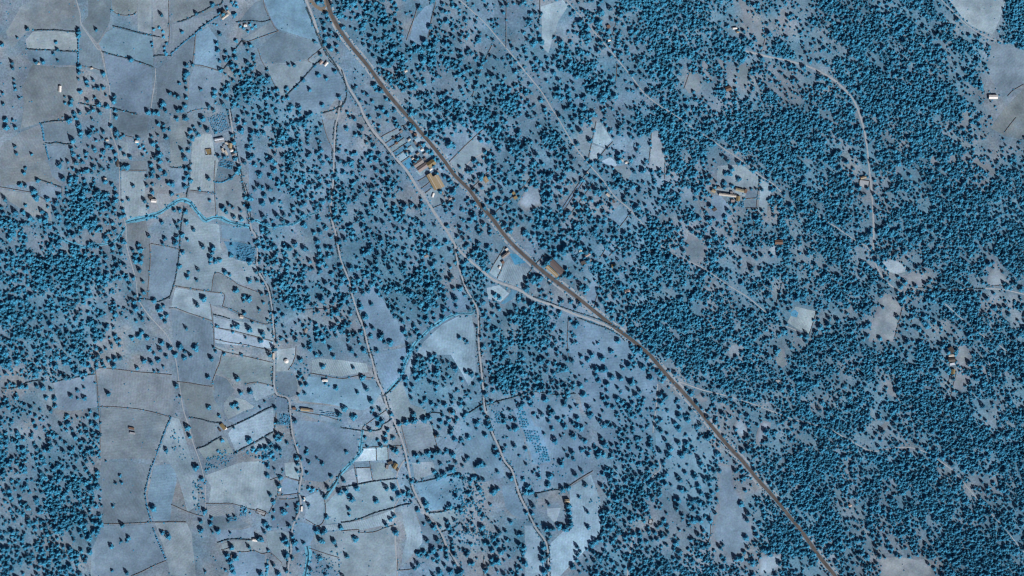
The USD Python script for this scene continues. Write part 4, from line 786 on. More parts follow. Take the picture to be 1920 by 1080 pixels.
# ---------------------------------------------------------------- trees seen one by one; tile origin (1600 units = 320 px), place text (empty: joins the wood), places
TREES = '''
0,0|in the grey field at the top left corner|250,265 155,345s 15,415
0,0|around the garden strip under the upper left hedge|520,390s 535,460 495,500s 535,560s 335,580 400,575
0,0|beside the west track near the white-roofed shed|110,585 115,635
0,0|in the dark strip field east of the upper left track|900,275
0,0|in the tree-dotted paddock at upper left|740,620 735,670 730,735s 805,755 815,795 870,745 875,820s 915,820 965,815 965,685 745,855 885,910s 990,885s 815,940 925,975b 1005,995
0,0|just south of the white-roofed shed|600,900s 605,960s 665,930b 660,975
0,0|on the slanting hedge over the blue-mauve field|1225,555
0,0|at the top beside the bright garden strip|1515,140
0,0|on the field track by the blue-mauve field|1075,900 1065,945b
0,0||1075,1030s 25,970 175,915s 1530,970b 1510,1005 1390,1050b 1440,1055 1480,1055 1555,1040 745,1050 830,1045b 870,1025 935,1055 690,1060 125,740s 130,790s 140,830s 20,870s 1590,870 735,270 735,300 735,330
0,0|c|1440,270 1490,250 1525,290 1530,340 1420,400 1425,430s 1560,400 1540,440 1555,500 1545,480
320,0|on the slanting hedge in the top grey field|240,125b 395,40
320,0|alone in the grey strip under the slanting top hedge|105,295s
320,0|between the cream farm and the small fold|460,315 430,405 440,465 455,565s 515,490 515,555 595,475 605,535 570,605b
320,0|lining the west side of the curve-topped blue-mauve field|205,600 145,610 150,685b 135,765 145,830 145,910 130,985 70,905b
320,0|inside the curve-topped blue-mauve field|280,835 405,850 400,895
320,0|paired in the big pale grey upper field|1105,605 1155,610
320,0|along the hedge slanting down from the white-roofed house|1345,610s 1240,745 1160,820s 1185,795s 1085,820 1095,910
320,0|in the pale field south of the white-roofed house|1380,695 1455,730 1535,665 1300,835 1420,980 1575,905 1125,990 1200,1005b
320,0||490,130b 460,120 595,135 700,415 745,420 80,775s 130,720 65,1030b 100,1030 355,990 400,1030 465,655 785,590s 720,660 755,630 765,690 790,740 915,725 885,750 1400,505 1195,1065 1315,1060 965,845 1075,860s 1435,220b 1440,280 1500,290 1450,345 1490,335 1440,400 1495,450b 1560,480 1550,420 1565,350b 30,890 315,235s 350,210s 280,270s 525,70s
320,0|c|570,20 610,20 590,50 700,230 740,225 760,260 680,260 650,240 790,240 720,290 620,60 400,220s 430,230s
0,216|in the corner above the curved pale bank|50,40 115,40s 55,110b 140,110
0,216|in the pale western pasture|135,290 150,355 230,490s 220,535 350,605
0,216|along the thin wall across the pinkish left pasture|235,655 185,650 315,710b 340,765b 440,785
0,216|in the large pinkish field north of the stream|1250,660 1205,785
0,216|below the thick cyan-footed hedge|555,465b 580,425s
0,216|right of the dark field under the curved bank|740,95b 755,160b 755,190 830,180 680,235b
0,216||645,45b 705,20 290,360s 670,310 770,435 885,310 890,330s 550,745 45,785b 235,840s 215,900 390,900 430,935 445,850s 880,485 950,490 815,515 1085,10 1095,160b 1160,185s 1130,205s 1295,210 1165,365 1130,310 1150,480b 1190,485b 1380,655 1430,640s 1420,195 1485,80 1535,90 1535,130 1480,185s 1435,265b 1485,310 1500,370b 1460,390b 1500,430 1420,460 1500,500 1435,520b 1425,565 1380,575 1490,585 1550,545 1580,635 1560,205 1360,800b 1390,860s 1430,715 1520,1000 1090,740 1085,795 1150,800s 530,820b 520,890b 540,940b 280,960b 370,970b 140,910b
0,216|c|1290,260 1340,280 1360,320 1310,300 1380,350s 1380,950 1420,945 1450,950s
320,216|lining the west side of the bare whitish field|210,105s 275,90 185,145 235,150 165,195 180,265 105,325 165,325 135,400b
320,216|alone with a cyan foot on the bare whitish field|355,590b
320,216|in the blue-mauve meadow east of the farmstead|835,550b 860,470 785,455 825,420s 690,440b 930,570 960,600s
320,216|in the clump ending the brownish field|580,860 545,835 490,870b 520,900b 590,950b 655,890 660,970 685,835s
320,216|in the meadow above the thin winding stream|860,820b 950,810
320,216|on the wall below the farmstead's blue-mauve meadow|1205,905 1240,930 1250,1020b 1385,970
320,216|just below the stream bend|35,885 85,885 140,900 150,1000
320,216||55,30 140,25b 300,30b 270,695s 255,180 340,130b 200,215 15,640b 130,600 155,560 185,610 135,665 140,495 180,510 10,735 215,1070 365,795s 565,580 625,525b 1005,615 795,90 760,160b 810,165 655,140b 625,55 690,65 940,415b 745,240 725,305b 740,390b 740,770b 695,765 735,870b 875,750 785,690 825,665b 860,680 925,690b 1000,945b 1060,930b 1050,990b 1465,400 1325,830 1570,325 1345,630 1370,550 900,1075b 50,1010 80,990s 70,1050 420,150s 570,180 590,250 600,330 600,400 445,380 500,385 550,480s 640,480
640,216|in the meadow west of the old road|75,15 120,30 45,120 130,175 175,180 185,120b 230,250 270,230 300,285 125,350 275,350b 345,360
640,216|around the tan-roofed house east of the main road|1245,585 1310,575b 1105,480 1250,480s 1265,130b
640,216||320,410 435,405 380,470 175,455 85,435b 30,450 415,755 410,810 375,705s 755,830 655,830 575,900 490,920b 310,625s 390,630b 430,650 480,660 710,400 690,430 640,350s 600,350s 685,200 1335,855 1435,930b 1495,680 1510,730 1435,695 1315,670 1365,805 1415,800 1485,790 1305,230 1370,240 1345,340 1385,375b 720,290 760,270 800,320 840,350 870,400 900,420 860,470 960,570 1000,590 1020,620
960,216||725,235b 1165,330 945,320s 820,380 1000,370b 740,450 780,430s 870,480s 900,490s 940,490s 590,620 650,600 690,550 730,570 840,630 850,700 720,690 740,790 770,730s 660,760b 610,850b 920,850 790,850 780,590 920,370s 1030,630 1120,660b 1185,710
1280,216||420,420b 520,590 310,620s 390,630 440,540 460,500 405,540 520,440 640,685s 685,685s 740,690 830,690 740,890 710,925 690,970b 420,890 440,910 390,950 255,850 210,540 180,740s 220,740s 1420,0
0,432|in clumps beside the pale-middled grey field|1245,180 1300,130 1315,180b 1275,235 1335,240 1270,280b 1320,290b 1310,370b
0,432|around the curved dark hedge on the left|1345,575 1265,605 1315,610s 1305,650s 1445,655b
0,432|below the long level wall on the left|1325,945 1300,985b 1375,1000 1230,1005 1515,1050b 970,945 1075,985 1115,1020s
0,432||1400,50 1545,70 1530,120 1165,320 1340,475 1250,440 1500,735b 1530,700s 1560,790 1510,805 1545,850 1220,645 1270,725b 1235,770 1335,775s 1335,830b 1275,845s 1060,900 1040,1065 1005,880s 1220,500 1215,550s 1080,780b 825,765 1155,410 20,215b 65,290 1105,345b 1060,150b 1130,170b 1080,270b 850,850b 900,870b 940,540b 830,560b 800,610b 690,700b 570,250b 120,230b 140,450b 370,440b 90,70b 240,80b 540,140b
0,432|c|210,30b 240,35 180,20
320,432|in the clump west of the vineyard|305,150b 400,160b 390,205b 375,255 420,285 460,275 370,300s
320,432|at the west end of the wide pale field|170,385s 160,435 260,365 245,460
320,432|around the vineyard|565,225 640,245s 740,290b
320,432|along the top of the dark grey field|510,385 555,410s 740,470 810,465
320,432|in the dark field above the square hut|615,555b 690,615 685,655 735,640b 870,670s 830,735
320,432|paired on the pale terrace field|310,635b 250,695b
320,432|south of the little square hut|765,855s 620,895b 740,925b 860,965b 700,1000s 840,1025 905,830s 920,930s
320,432|alone left in the wide field beside the terraces|145,915
320,432|in the clump left of the walled lane|1000,185 1070,155b 1165,125b 1250,165b 1115,165b
320,432||50,110b 60,60 110,40 115,200 80,330 160,85s 800,385 690,770 90,1070 230,1075 1400,370b 1430,295 1370,920b 1365,985 1550,985 1410,980b 1470,960 1310,840s 1340,15 1400,10 1225,970s 570,130s 790,100s 575,900s 430,890s 1075,220 1080,270 1180,210 1200,290 960,310b 1450,490b 1460,160 1390,170 1370,100b 1160,720b 1130,680b
320,432|c|580,945 960,980s 945,870s
640,432|in the strip meadow along the walled lane|190,510 240,525s 245,560 200,585b 280,685b
640,432|at the lower end of the strip meadow|225,805b 225,895 295,915 270,985 375,970b 365,1000b 400,1040
640,432|alone in the broad pale gully field|1105,1000
640,432||1175,1040s 1155,1020s 1050,540 180,710b 1225,690s 1060,775s 1030,430b 960,570 965,620 1085,55 1145,80 1020,185 850,235 825,150b 875,290 1435,600 1480,625 1430,655s 1270,625 1325,670 1415,710 1460,690s 1140,365b 1175,415s 1550,800 1085,195s 675,895 460,1045b 370,90b 240,200b 340,220b 280,320b 340,380b 540,520b 690,680b 810,720b 570,850b 950,820b 30,620b 60,680b 20,650b 100,560 110,480 90,350b
960,432|in the meadow just below the old road|585,880b 570,1045 600,1040s
960,432||465,655 800,1050s 990,1030b 545,660 590,720 130,450b 230,430 350,270b 330,290b 295,320b 640,510b 700,280b 520,430b 540,420b 960,330b 980,390b 830,465 800,550 830,380 840,660b 1040,600b 1190,800b 1110,870 1350,330b 1470,660
1280,432|in the pale opening in the eastern wood|685,255b 585,205 540,255s 640,345b 770,360s 750,400
1280,432||640,375 550,490 810,515b 800,595b 970,595 1065,630b 1120,615b 960,415b 920,665 970,680b 335,820b 500,970b 685,965b 595,1000s 330,130b 180,420b 290,210 340,390b 650,150b 220,80 250,80 1370,820b 1360,880b 1280,900b 940,940b
1600,432||435,520b 475,480b 515,370 265,320 670,495 590,340b 245,455 255,540b 270,715s 405,805 470,890s 505,890s 245,1005 500,1035b 125,985 1505,495b 1560,545b 1260,310b 1415,710 1445,780b 1430,520b 1490,1010b 660,800b 460,620b 1420,330b 680,890b 1540,200b 1480,230b
0,648|with long shadow alone in the grey field with faint tyre marks|1010,450b
0,648|in the left grey-blue field corner|785,490 720,490s 660,470b 720,415 780,390s
0,648|in the cluster below the left field corner|635,730b 670,785 790,760b 895,750b 850,720 815,660 900,660
0,648|above the top wall of the tyre-marked fields|1280,205 1345,140 1415,155b 1475,130 1440,235s 1480,235s 1525,190s 1555,95 1400,30 1500,35b
0,648||700,850b 645,300 770,310s 425,485 285,580 470,605b 400,390b 510,560 505,490 560,260 315,190 520,100b 860,235 970,195s 825,180 1010,130 1070,120b 1120,110b 1060,185b 940,50b 1440,70s 460,890b 470,940b 415,970 135,890 290,850 1555,975 1590,15 590,100b 605,150b 600,10b 700,30b 870,120 210,970b 220,1020b 340,960b 590,990b
320,648|alone right in the wide field beside the terraces|380,115b
320,648|alone above the pinkish grey field west of the ochre farmhouse|350,290
320,648|alone in the pinkish grey field west of the ochre farmhouse|355,575
320,648|in the grey-blue field west of the lane junction|625,305b 655,435 745,425b
320,648|in the clump inside the pale winding-edged field|575,555 615,540 630,585s
320,648|alone on the pale blue-mauve field beside the long hedge|735,880b
320,648|on the scrub strip by the rough pasture|155,765b 175,845
320,648|at the foot of the terraces' west wall|85,15b 130,50 185,90 125,110 235,15b
320,648|alone on the bright pinkish field|1425,190
320,648|in the row right of the blue-grey oval field|1215,270 1245,310 1220,360 1270,360 1190,295s 1255,440 1195,455s
320,648|beside the orchard rows near the lane junction|1165,700b
320,648||970,25b 1215,130 1305,25 1360,80 1410,75 1525,95 1550,390 1580,640b 1270,1000 1275,965s 1225,1055 1180,1045 1090,905 975,575 590,765s 925,910b 850,955 1370,1050s 880,520s 835,575s 995,710 450,650s 40,80b 50,370b 85,470s 930,80b 400,10s 420,50s 660,80s 500,70s 1000,830 1040,840
320,648|c|480,885b 440,980 460,1000s 770,960b 800,990b 760,980 950,1000b 900,1040b 960,1050b 870,1050b 930,1020b 830,1040 1020,870b 1000,880 1180,920s 1060,640s 1060,720s 1450,350 1480,370s 970,720s
640,648|on the pinkish field beside the walled lane|110,200
640,648|right of the winding wall below the pinkish field|195,295b 150,430 235,400b
640,648|in the field corner left of the walled lane|275,515b 290,590 360,600
640,648|with bushy crown west of the walled lane|25,585b 110,660b
640,648|along the curved gully stream|580,125 560,245 600,310b
640,648|in the row above the square grey field|540,725 600,715b 680,700b 650,705 770,690b 820,670b
640,648|alone in the grey field north of the row of round trees|675,640b
640,648|in the meadow left of the straight lane|1265,725b 1345,835 1190,855b
640,648||330,665b 375,700b 345,740 430,785 410,830 410,890b 480,860 665,375 655,490 1040,620b 1120,880 1450,1015b 915,770 925,710 895,830b 1165,240 1215,260b 1525,675b 1575,600 1575,780 1040,1020b 700,1025b 680,1020 750,1020 805,1005b 865,1000b 915,990b 880,990 980,985 510,985b 480,970b 370,935 235,940s 45,990 265,785b 220,855s 710,110b 750,110b 835,100b 895,160b 1080,680 1140,660 1370,680b 1370,740b 1390,770b 1030,780b 1060,870 700,150b 690,180b 685,250b 465,635 845,730s 545,240s 1180,1050 640,20b 630,50
960,648|alone in the middle of the wide blue-mauve meadow|860,920b 835,865
960,648|at the west side of the wide blue-mauve meadow|715,580b 725,645b
960,648|alone near the meadow path south of the main road|1295,295b
960,648||810,700 855,740b 925,750b 970,755 825,660s 930,290b 895,350b 885,360 1015,300b 645,95 710,125 745,80b 655,170s 745,205s 690,320s 640,370b 810,325 780,275 840,115b 830,225b 870,220b 925,45 945,570 890,555 855,500 1040,835b 1390,530b 1435,475b 1385,460b 1560,770b 1555,905b 1435,880 1475,960b 1585,1020b 1390,690 1345,750 1390,790b 815,1000b 800,1030b 850,1015b 575,845b 490,755b 565,720b 400,890b 375,775 485,665s 20,935b 35,770b 70,570b 275,640b 310,500b 380,620b 350,620 430,690 560,1000b 1460,1025b 510,130b 560,140b 480,200b 500,210b 1360,240b 1380,260b 1090,180b 1220,200b 1110,350b 1120,340b 610,680b 610,750b 640,770b 680,890 650,870 690,960s 710,1020 1565,580 1560,650b
960,648|c|1415,300b 1400,330 1430,285s
1280,648|alone in the bluish meadow beside the main road|130,755
1280,648|paired in the opening of the lower right wood|780,805b 785,885b
1280,648||70,440b 160,840s 145,870s 230,855b 35,915b 25,975b 85,950 320,1005b 150,1060b 20,650 555,980b 610,955b 605,850b 500,365b 680,35s 125,530 325,240b 230,670b 310,710 365,630b 380,640b 670,990b 1200,360b 800,680 880,40b 600,80b 1280,600b
1600,648||1080,160b 1130,420b 1085,350b 400,690b 380,740b 270,800b 240,670 1420,200b 1500,45b 1490,100b 1220,70b 880,50b 590,910b 830,1040b 1210,560b 1460,510b 680,950
0,864|alone in the bluish field right of the dotted hedge|1435,440b
0,864|on the level wall at the foot of the dark grey field|1145,600b
0,864|alone in the blue-mauve field at the bottom left|1045,795
0,864||1205,715 1190,745s 1190,1045 1055,420s 1120,135s 1080,205s 1135,200s 1520,665 1580,700b 1050,1020s 1140,745s 860,395b 760,590b 805,575b 895,575b 940,590b 880,650 835,475 800,200b 890,180b 905,235b 905,140 800,80 830,120 515,630b 425,610b 455,985b 375,945b 260,920 390,850b 930,340s 905,100 545,40b 500,70b 580,60 400,140b 340,360b 260,435 210,430 930,510 80,270b 70,820b 30,820b
320,864|alone in the pale field with the small white farm building|735,800
320,864|in the grey-blue field below the double wall|1055,475b 965,460s 960,530s 1110,605b
320,864|with wide dark crown in the dark field near the bottom|1525,750b
320,864|in the dark bluish strip with garden rows|445,650b 395,660s 375,580
320,864||230,55b 290,165 320,465 285,560 285,640b 385,530s 560,665s 575,800b 530,880b 610,900b 560,930b 570,990 515,1015s 590,1030 880,580b 915,620 880,660 1075,725b 1090,770b 1045,740s 1140,700 1160,760b 1245,765 1190,830s 1080,890b 1085,870b 1140,900 965,965 1010,1050b 1085,1025 845,1055b 1370,650b 1420,665b 1445,645 1395,735b 1420,745 1550,795s 1500,140 1420,20b 1185,90 1185,20 1295,10 1275,105s 1440,330b 1585,290b 1475,250b 905,130 970,70s 930,310 960,375 1290,410 1460,520 1030,150 1015,230b 1190,390s 1185,430 1180,465s 1160,545s 1090,415s 1590,620 915,830s 820,720b 540,520s 540,560s 600,515s 850,730 1240,350s
320,864|c|905,975b 905,1000 895,1030s 1290,250b 1330,260b 1310,280 1370,270s 700,455 740,480s 660,460s
640,864|paired in the large pale blue-mauve field|325,370b 475,360
640,864|brushy, ending the large pale blue-mauve field|420,255b 490,250b
640,864|alone in the broad pale field at the bottom|125,730b
640,864|along the lower lane|415,590b 455,545 490,510 505,665b 535,315b
640,864|alone in the dark bluish field right of the ploughed band|800,745b
640,864||20,180 40,275b 140,250b 95,355b 70,330 70,450 70,500s 50,890b 770,590s 820,560b 865,620b 920,610 900,740b 740,880b 720,870b 715,965b 680,1000b 1015,425b 970,455s 985,565b 1005,620b 1175,660b 1480,665b 1375,770b 1445,785 1470,755 1170,870b 1185,850 1040,820 1195,955s 1225,955 965,975 920,1040b 1020,1035b 860,1070 910,925s 985,905 1120,1035b 1350,1015b 1460,1025s 1525,1060b 1405,915 1410,960 1420,290b 1430,270b 1250,150 1290,170b 1330,175 1225,150s 1260,210s 1310,20b 1260,45b 1280,35 1340,30 900,150b 865,100 955,125b 1000,90 1040,80b 580,300 625,275 655,190 620,320 1585,155b 700,190s 1290,265 1410,830b 1490,850b 790,410b 780,380 860,830b 840,850 770,850 930,820 980,820
960,864|alone in the pale pasture below the long straight wall|685,220
960,864|alone above the long straight wall on the ridge|590,125b
960,864|in the lower part of the pale bush-edged pasture|610,870b 635,840s 605,795
960,864|alone at the bottom of the pale bush-edged pasture|565,980b
960,864|in the bluish meadow near the looping path|1430,205b 1440,115
960,864||650,90 355,140b 340,210 330,230 250,145 145,245b 460,30b 195,420b 340,400 705,475 710,615 625,335s 440,605b 500,630b 350,690b 350,630b 380,630b 320,630b 1580,265b 1555,360b 1540,405b 1135,680b 1160,800b 1275,650 1330,660 1400,700b 1205,750 1255,750 1305,730 1355,725 1180,420b 1185,520 1230,500 1270,485b 1530,760b 1560,850b 1560,910b 1590,500b 1415,550 1390,590 1445,605 130,285b 160,290b 185,285 130,480 185,485 120,950b 290,800b 285,860b 280,920b 295,1030b 525,420b 530,470b 540,520b 545,570b 540,600b 520,410b 780,750b 740,780b 760,850b 790,870b 340,1000 330,880 1210,120b 1160,130b 1310,40b 965,350b 470,265b 520,250b
1280,864||110,140b 200,160 240,170b 20,270 165,295b 85,370b 100,445 160,550b 245,340b 140,230b 270,290 590,715b 370,780 570,850 605,810 345,805b 810,870b 900,955b 655,1055 495,910b 540,910b 190,650 140,685b 165,30b 290,90b 340,90 865,1065b 690,690b 650,930b 650,960b 490,90b 740,820b 760,830b 540,400b 610,490b 600,550b 250,550b 130,780b 150,390b 190,400b
1600,864||235,890b 120,900b 210,800b 350,820 320,760 240,710 180,710 245,780 75,860b 215,955 430,690b 890,900b 940,880b 1050,370b 810,440b 920,30b
'''
CROPS = '''
orchard_row|farm orchard block north of the farmstead roofs|410,231|36,34|-68|3.1|1.5
orchard_row|orchard block south of the farmstead|424,308|28,17|-15|2.9|1.5
vine_row|vineyard beside the long lane|461,476|36,29|-10|2.9|1.2
plant_row|blue striped plot east of the two long sheds|1111,505|14,13|16|3.2|2.2
plant_row|orchard plot near the lane junction|534,787|20,22|88|3.0|1.4
plant_row|small garden below the long wall in the lower left|457,958|20,12|84|3.0|1.5
plant_row|small square garden in the dark bluish strip|436,972|19,11|2|3.2|1.4
plant_row|blue garden block at the eastern farm|1390,383|13,12|80|2.8|1.5
plant_row|pale bush plot above the blue striped plot|1079,479|14,13|45|3.2|1.0
plant_row|crop strips east of the tan longhouse|620,776|44,12|-8|3.4|1.0
'''
ORCHARD = ((970, 772, 4, 7, -.30), (984, 808, 6, 6, -.32), (1004, 838, 5, 6, -.34), (930, 778, 4, 4, -.3))
SCRUB = '''
2.2|.020|360,900 385,900 386,965 366,965 362,930
2.4|.022|840,890 880,885 900,900 915,945 905,960 880,955 860,945 845,930
2.2|.022|845,930 905,940 915,970 880,990 855,985 850,950
2.4|.018|840,990 880,985 930,1000 935,1020 880,1025 850,1010
2.0|.012|585,1040 640,1030 640,1080 590,1080
2.2|.018|570,680 582,690 582,708 572,708
2.0|.010|915,760 945,755 960,780 945,800 922,790
2.0|.008|1108,900 1124,935 1126,980 1104,960
2.2|.018|382,850 430,842 445,856 430,870 386,888
2.0|.010|320,800 340,800 348,860 330,870 318,850
2.4|.02|460,848 500,838 520,860 506,880 486,870
2.0|.006|970,860 1060,860 1060,900 985,905
'''
# ---------------------------------------------------------------- field polygons (later ones lie inside or beside earlier ones)
def wobble(poly, amp=.8):
    ring = np.array(poly.exterior.coords); out = []
    for a, b in zip(ring[:-1], ring[1:]):
        n = max(1, int(np.hypot(*(b-a))/9)); out += [a+(b-a)*t for t in np.arange(n)/n]
    out = np.array(out)
    k = np.c_[out/23.0, np.zeros(len(out))]
    out = out + (np.stack([meshkit.noise(k, 3), meshkit.noise(k, 9)], 1)-.5)*2*amp
    return Polygon(out).buffer(0)
fields = []
for row in FIELDS.strip().splitlines():
    t, flag, label, s = row.split('|')
    fields.append([t, flag, label, wobble(Polygon(wpts(s)).buffer(1.5 if 'x' in flag else 0), 4.0 if 'x' in flag else .8)])
roads = []
for row in ROADS.strip().splitlines():
    n, mat, w, label, s = row.split('|'); roads.append((n, mat, float(w), label, smooth_line(wpts(s), 4.0)))
streams = []
for row in STREAMS.strip().splitlines():
    w, bw, label, s = row.split('|'); streams.append((float(w), float(bw), label, smooth_line(wpts(s), 4.0)))
road_area = unary_union([LineString(l).buffer(w/2+.2, cap_style='flat') for _, _, w, _, l in roads])
stream_area = unary_union([LineString(l).buffer(b/2, cap_style='flat') for _, b, _, l in streams])
taken = unary_union([road_area, stream_area])
closed = []
for f in reversed(fields):
    p = f[3].difference(taken).buffer(0); taken = taken.union(f[3].buffer(.01))
    f[3] = p
    if 't' not in f[1]: closed.append(p.buffer(-3.0) if 'x' in f[1] else p)

# ---------------------------------------------------------------- ground: one sheet, fine under the picture and out to the horizon
core_x = np.arange(-1110, 1111, 3.0); core_y = np.arange(-690, 691, 3.0)
far = np.array([12, 40, 110, 260, 600, 1400, 3200, 7000, 14000.])
gx = np.r_[core_x[0]-far[::-1], core_x, core_x[-1]+far]; gy = np.r_[core_y[0]-far[::-1], core_y, core_y[-1]+far]
XX, YY = np.meshgrid(gx, gy); flat = np.c_[XX.ravel(), YY.ravel()]
px, py = flat[:, 0]+960, 540-flat[:, 1]
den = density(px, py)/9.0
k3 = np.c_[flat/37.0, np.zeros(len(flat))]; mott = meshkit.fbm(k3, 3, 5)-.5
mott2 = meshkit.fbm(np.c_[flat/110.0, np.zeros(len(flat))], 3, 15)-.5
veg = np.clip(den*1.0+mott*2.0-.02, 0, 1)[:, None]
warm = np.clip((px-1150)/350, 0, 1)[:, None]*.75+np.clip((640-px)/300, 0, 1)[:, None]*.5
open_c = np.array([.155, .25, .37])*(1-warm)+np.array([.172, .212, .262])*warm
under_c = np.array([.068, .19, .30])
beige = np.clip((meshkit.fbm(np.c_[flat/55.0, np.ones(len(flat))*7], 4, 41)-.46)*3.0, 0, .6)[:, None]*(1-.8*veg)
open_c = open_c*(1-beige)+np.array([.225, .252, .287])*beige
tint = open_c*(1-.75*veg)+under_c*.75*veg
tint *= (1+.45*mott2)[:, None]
# worn pale verges beside the tracks
rc = shapely.points(flat); near = shapely.distance(road_area, rc) if False else None
ny, nx = XX.shape; idx = np.arange(nx*ny).reshape(ny, nx)
F = np.concatenate([np.stack([idx[:-1, :-1], idx[:-1, 1:], idx[1:, 1:]], -1).reshape(-1, 3), np.stack([idx[:-1, :-1], idx[1:, 1:], idx[1:, :-1]], -1).reshape(-1, 3)])
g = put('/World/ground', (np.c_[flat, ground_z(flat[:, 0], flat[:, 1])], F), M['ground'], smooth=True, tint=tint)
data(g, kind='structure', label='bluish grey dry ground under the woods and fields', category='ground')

# ---------------------------------------------------------------- fields as sheets on the ground
def drape(poly, lift, size=10.0):
    V, Fs, n = [], [], 0
    for p in getattr(poly, 'geoms', [poly]):
        if p.is_empty or p.geom_type != 'Polygon' or p.area < 2: continue
        v, f = trimesh.creation.triangulate_polygon(p, engine='earcut')
        v = np.c_[v, np.zeros(len(v))]
        v, f = trimesh.remesh.subdivide_to_size(v, f, size, max_iter=12)
        t = trimesh.Trimesh(v, f, process=False)
        if t.face_normals[:, 2].sum() < 0: f = f[:, ::-1]
        V.append(v); Fs.append(f+n); n += len(v)
    if not V: return None
    v = np.vstack(V); v[:, 2] = ground_z(v[:, 0], v[:, 1])+lift
    return v, np.vstack(Fs)
for i, (t, flag, label, poly) in enumerate(fields):
    m = drape(poly, .12, 5.0)
    if m is None: continue
    mid = math.exp(-(((poly.centroid.x+60)/520)**2)); c = np.array(TINT[t])*np.array([1-.02*mid, 1+.17*mid, 1+.30*mid])*(1+.07*rng.normal()); c = c*np.array([1+.02*rng.normal(), 1, 1+.02*rng.normal()])
    q = (poly.centroid.x+960); c = c*(1-.08*np.clip((q-1450)/450, 0, 1))
    e = shapely.distance(shapely.boundary(poly), shapely.points(m[0][:, :2]))
    vv = meshkit.fbm(np.c_[m[0][:, :2]/60.0, np.full(len(m[0]), i*.37)], 3, 21)-.5
    k = c[None]*(1+.42*vv+.13*np.exp(-e/3.0)*(.4+vv*3))[:, None]
    blue = np.clip((meshkit.fbm(np.c_[m[0][:, :2]/38.0, np.full(len(m[0]), i*.73)], 3, 31)-.53)*2.4, 0, .4)[:, None]; k = k*(1-blue)+np.array([.125, .205, .29])*blue
    if 'x' in flag:
        fe = np.clip(e/7.0+3*vv, 0, 1)[:, None]; k = k*fe+np.array([.17, .212, .275])*(1-fe)
    if 't' in flag:
        dd = np.clip(density(m[0][:, 0]+960, 540-m[0][:, 1])/9, 0, 1)[:, None]*.7; k = k*(1-dd)+under_c*dd
    look = 'field_0' if 'a' in flag else 'field_1' if 'b' in flag else 'field' if 'x' in flag or rng.random() < .35 else f'field_{2+i % 4}'
    name = 'garden_ground' if 'g' in flag else 'yard_ground' if 'y' in flag else 'clearing' if 'x' in flag else 'field'
    p = put(fresh(name), m, M[look], smooth=True, tint=k)
    data(p, kind='structure', label=label, category='garden' if 'g' in flag else 'yard' if 'y' in flag else 'clearing' if 'x' in flag else 'field')
# ---------------------------------------------------------------- roads, streams
for i, (n, mat, w, label, l) in enumerate(roads):
    p = put(fresh(n), strip(l, w, .16+.012*(i % 7)+(.10 if n == 'main_road' else 0), crown=.06, jitter=.05 if 'asphalt' in mat else .3, seed=i), M[mat], smooth=True)
    data(p, kind='structure', label=label, category='road' if 'asphalt' in mat else 'track')
vs = []
for sgn in (-1, 1):
    l = roads[0][4]; l2 = l+normals2(l)*sgn*6.4
    p = put(fresh('road_verge'), strip(l2, 3.2, .13, jitter=.3, seed=40+sgn), M['verge'], smooth=True)
    data(p, kind='structure', label=('worn pale verge along the %s side of the brown main road' % ('north-east' if sgn > 0 else 'south-west')), category='verge')
for i, (w, bw, label, l) in enumerate(streams):
    p = put(fresh('stream_bank'), strip(l, bw, .14+.01*i, jitter=.5, seed=60+i), M['bank'], smooth=True)
    data(p, kind='structure', label='cyan banks of the '+' '.join(label.split()[:9]), category='bank')
    p = put(fresh('stream'), strip(l+normals2(l)*rng.normal()*.4, w, .30+.01*i, jitter=.2, seed=70+i), M['stream'], smooth=True)
    data(p, kind='structure', label=label, category='stream')

# ---------------------------------------------------------------- hedges and field walls, each a thing of its own
for i, row in enumerate(HEDGES.strip().splitlines()):
    kind, label, s = row.split('|'); l = smooth_line(wpts(s), 1.6 if kind in 'hcr' else 2.2)
    l = l+rng.normal(size=l.shape)*(.14 if kind != 's' else .06)
    if kind == 's':
        p = put(fresh('field_wall'), hedge_mesh(l, 1.1, 1.15, 100+i, .18), M['stone']); cat = 'field wall'
    elif kind == 'h':
        p = put(fresh('hedge'), hedge_mesh(l, 1.7, 1.6, 100+i, .5), M['hedge']); cat = 'hedge'
    elif kind == 'c':
        p = put(fresh('hedge'), hedge_mesh(l, 2.6, 1.6, 100+i, .6), M['hedge_blue']); cat = 'hedge'
    else:
        p = put(fresh('hedge'), hedge_mesh(l, 2.1, 1.7, 100+i, 1.1), M['hedge_blue']); cat = 'hedge'
    data(p, label=label, category=cat)
for n, mat, w, label, l in roads:
    if n in ('straight_lane', 'walled_lane', 'long_lane', 'old_road'):
        keep = l[(np.abs(l[:, 0]) < 985) & (np.abs(l[:, 1]) < 560)]
        if n == 'old_road': keep = keep[(keep[:, 1] > 200)]
        for sgn in (-1, 1):
            if n == 'old_road' and sgn > 0: continue
            q = smooth_line(keep+normals2(keep)*sgn*(w/2+1.5), 1.6); q = q+rng.normal(size=q.shape)*.25
            if n == 'long_lane' and sgn > 0: q = q[:len(q)//2]
            if n == 'walled_lane' and sgn > 0: q = q[:int(len(q)*.62)]
            side = 'west' if sgn*normals2(keep)[len(keep)//2][0] < 0 else 'east'
            VV, FF, kk, at = [], [], 0, 0
            while at < len(q)-3:
                run = rnd.randint(6, 26); seg = q[at:at+run]; at += run+rnd.randint(2, 12)
                if len(seg) < 3: continue
                v_, f_ = hedge_mesh(seg, 1.5, 1.4, 300+at+sgn, 1.0); VV.append(v_); FF.append(f_+kk); kk += len(v_)
            p = put(fresh('lane_hedge'), (np.vstack(VV), np.vstack(FF)), M['hedge'])
            data(p, label=f'gappy low dark hedge along the {side} side of the {label.split(" running")[0].split(" dropping")[0].split(" passing")[0]}', category='hedge')

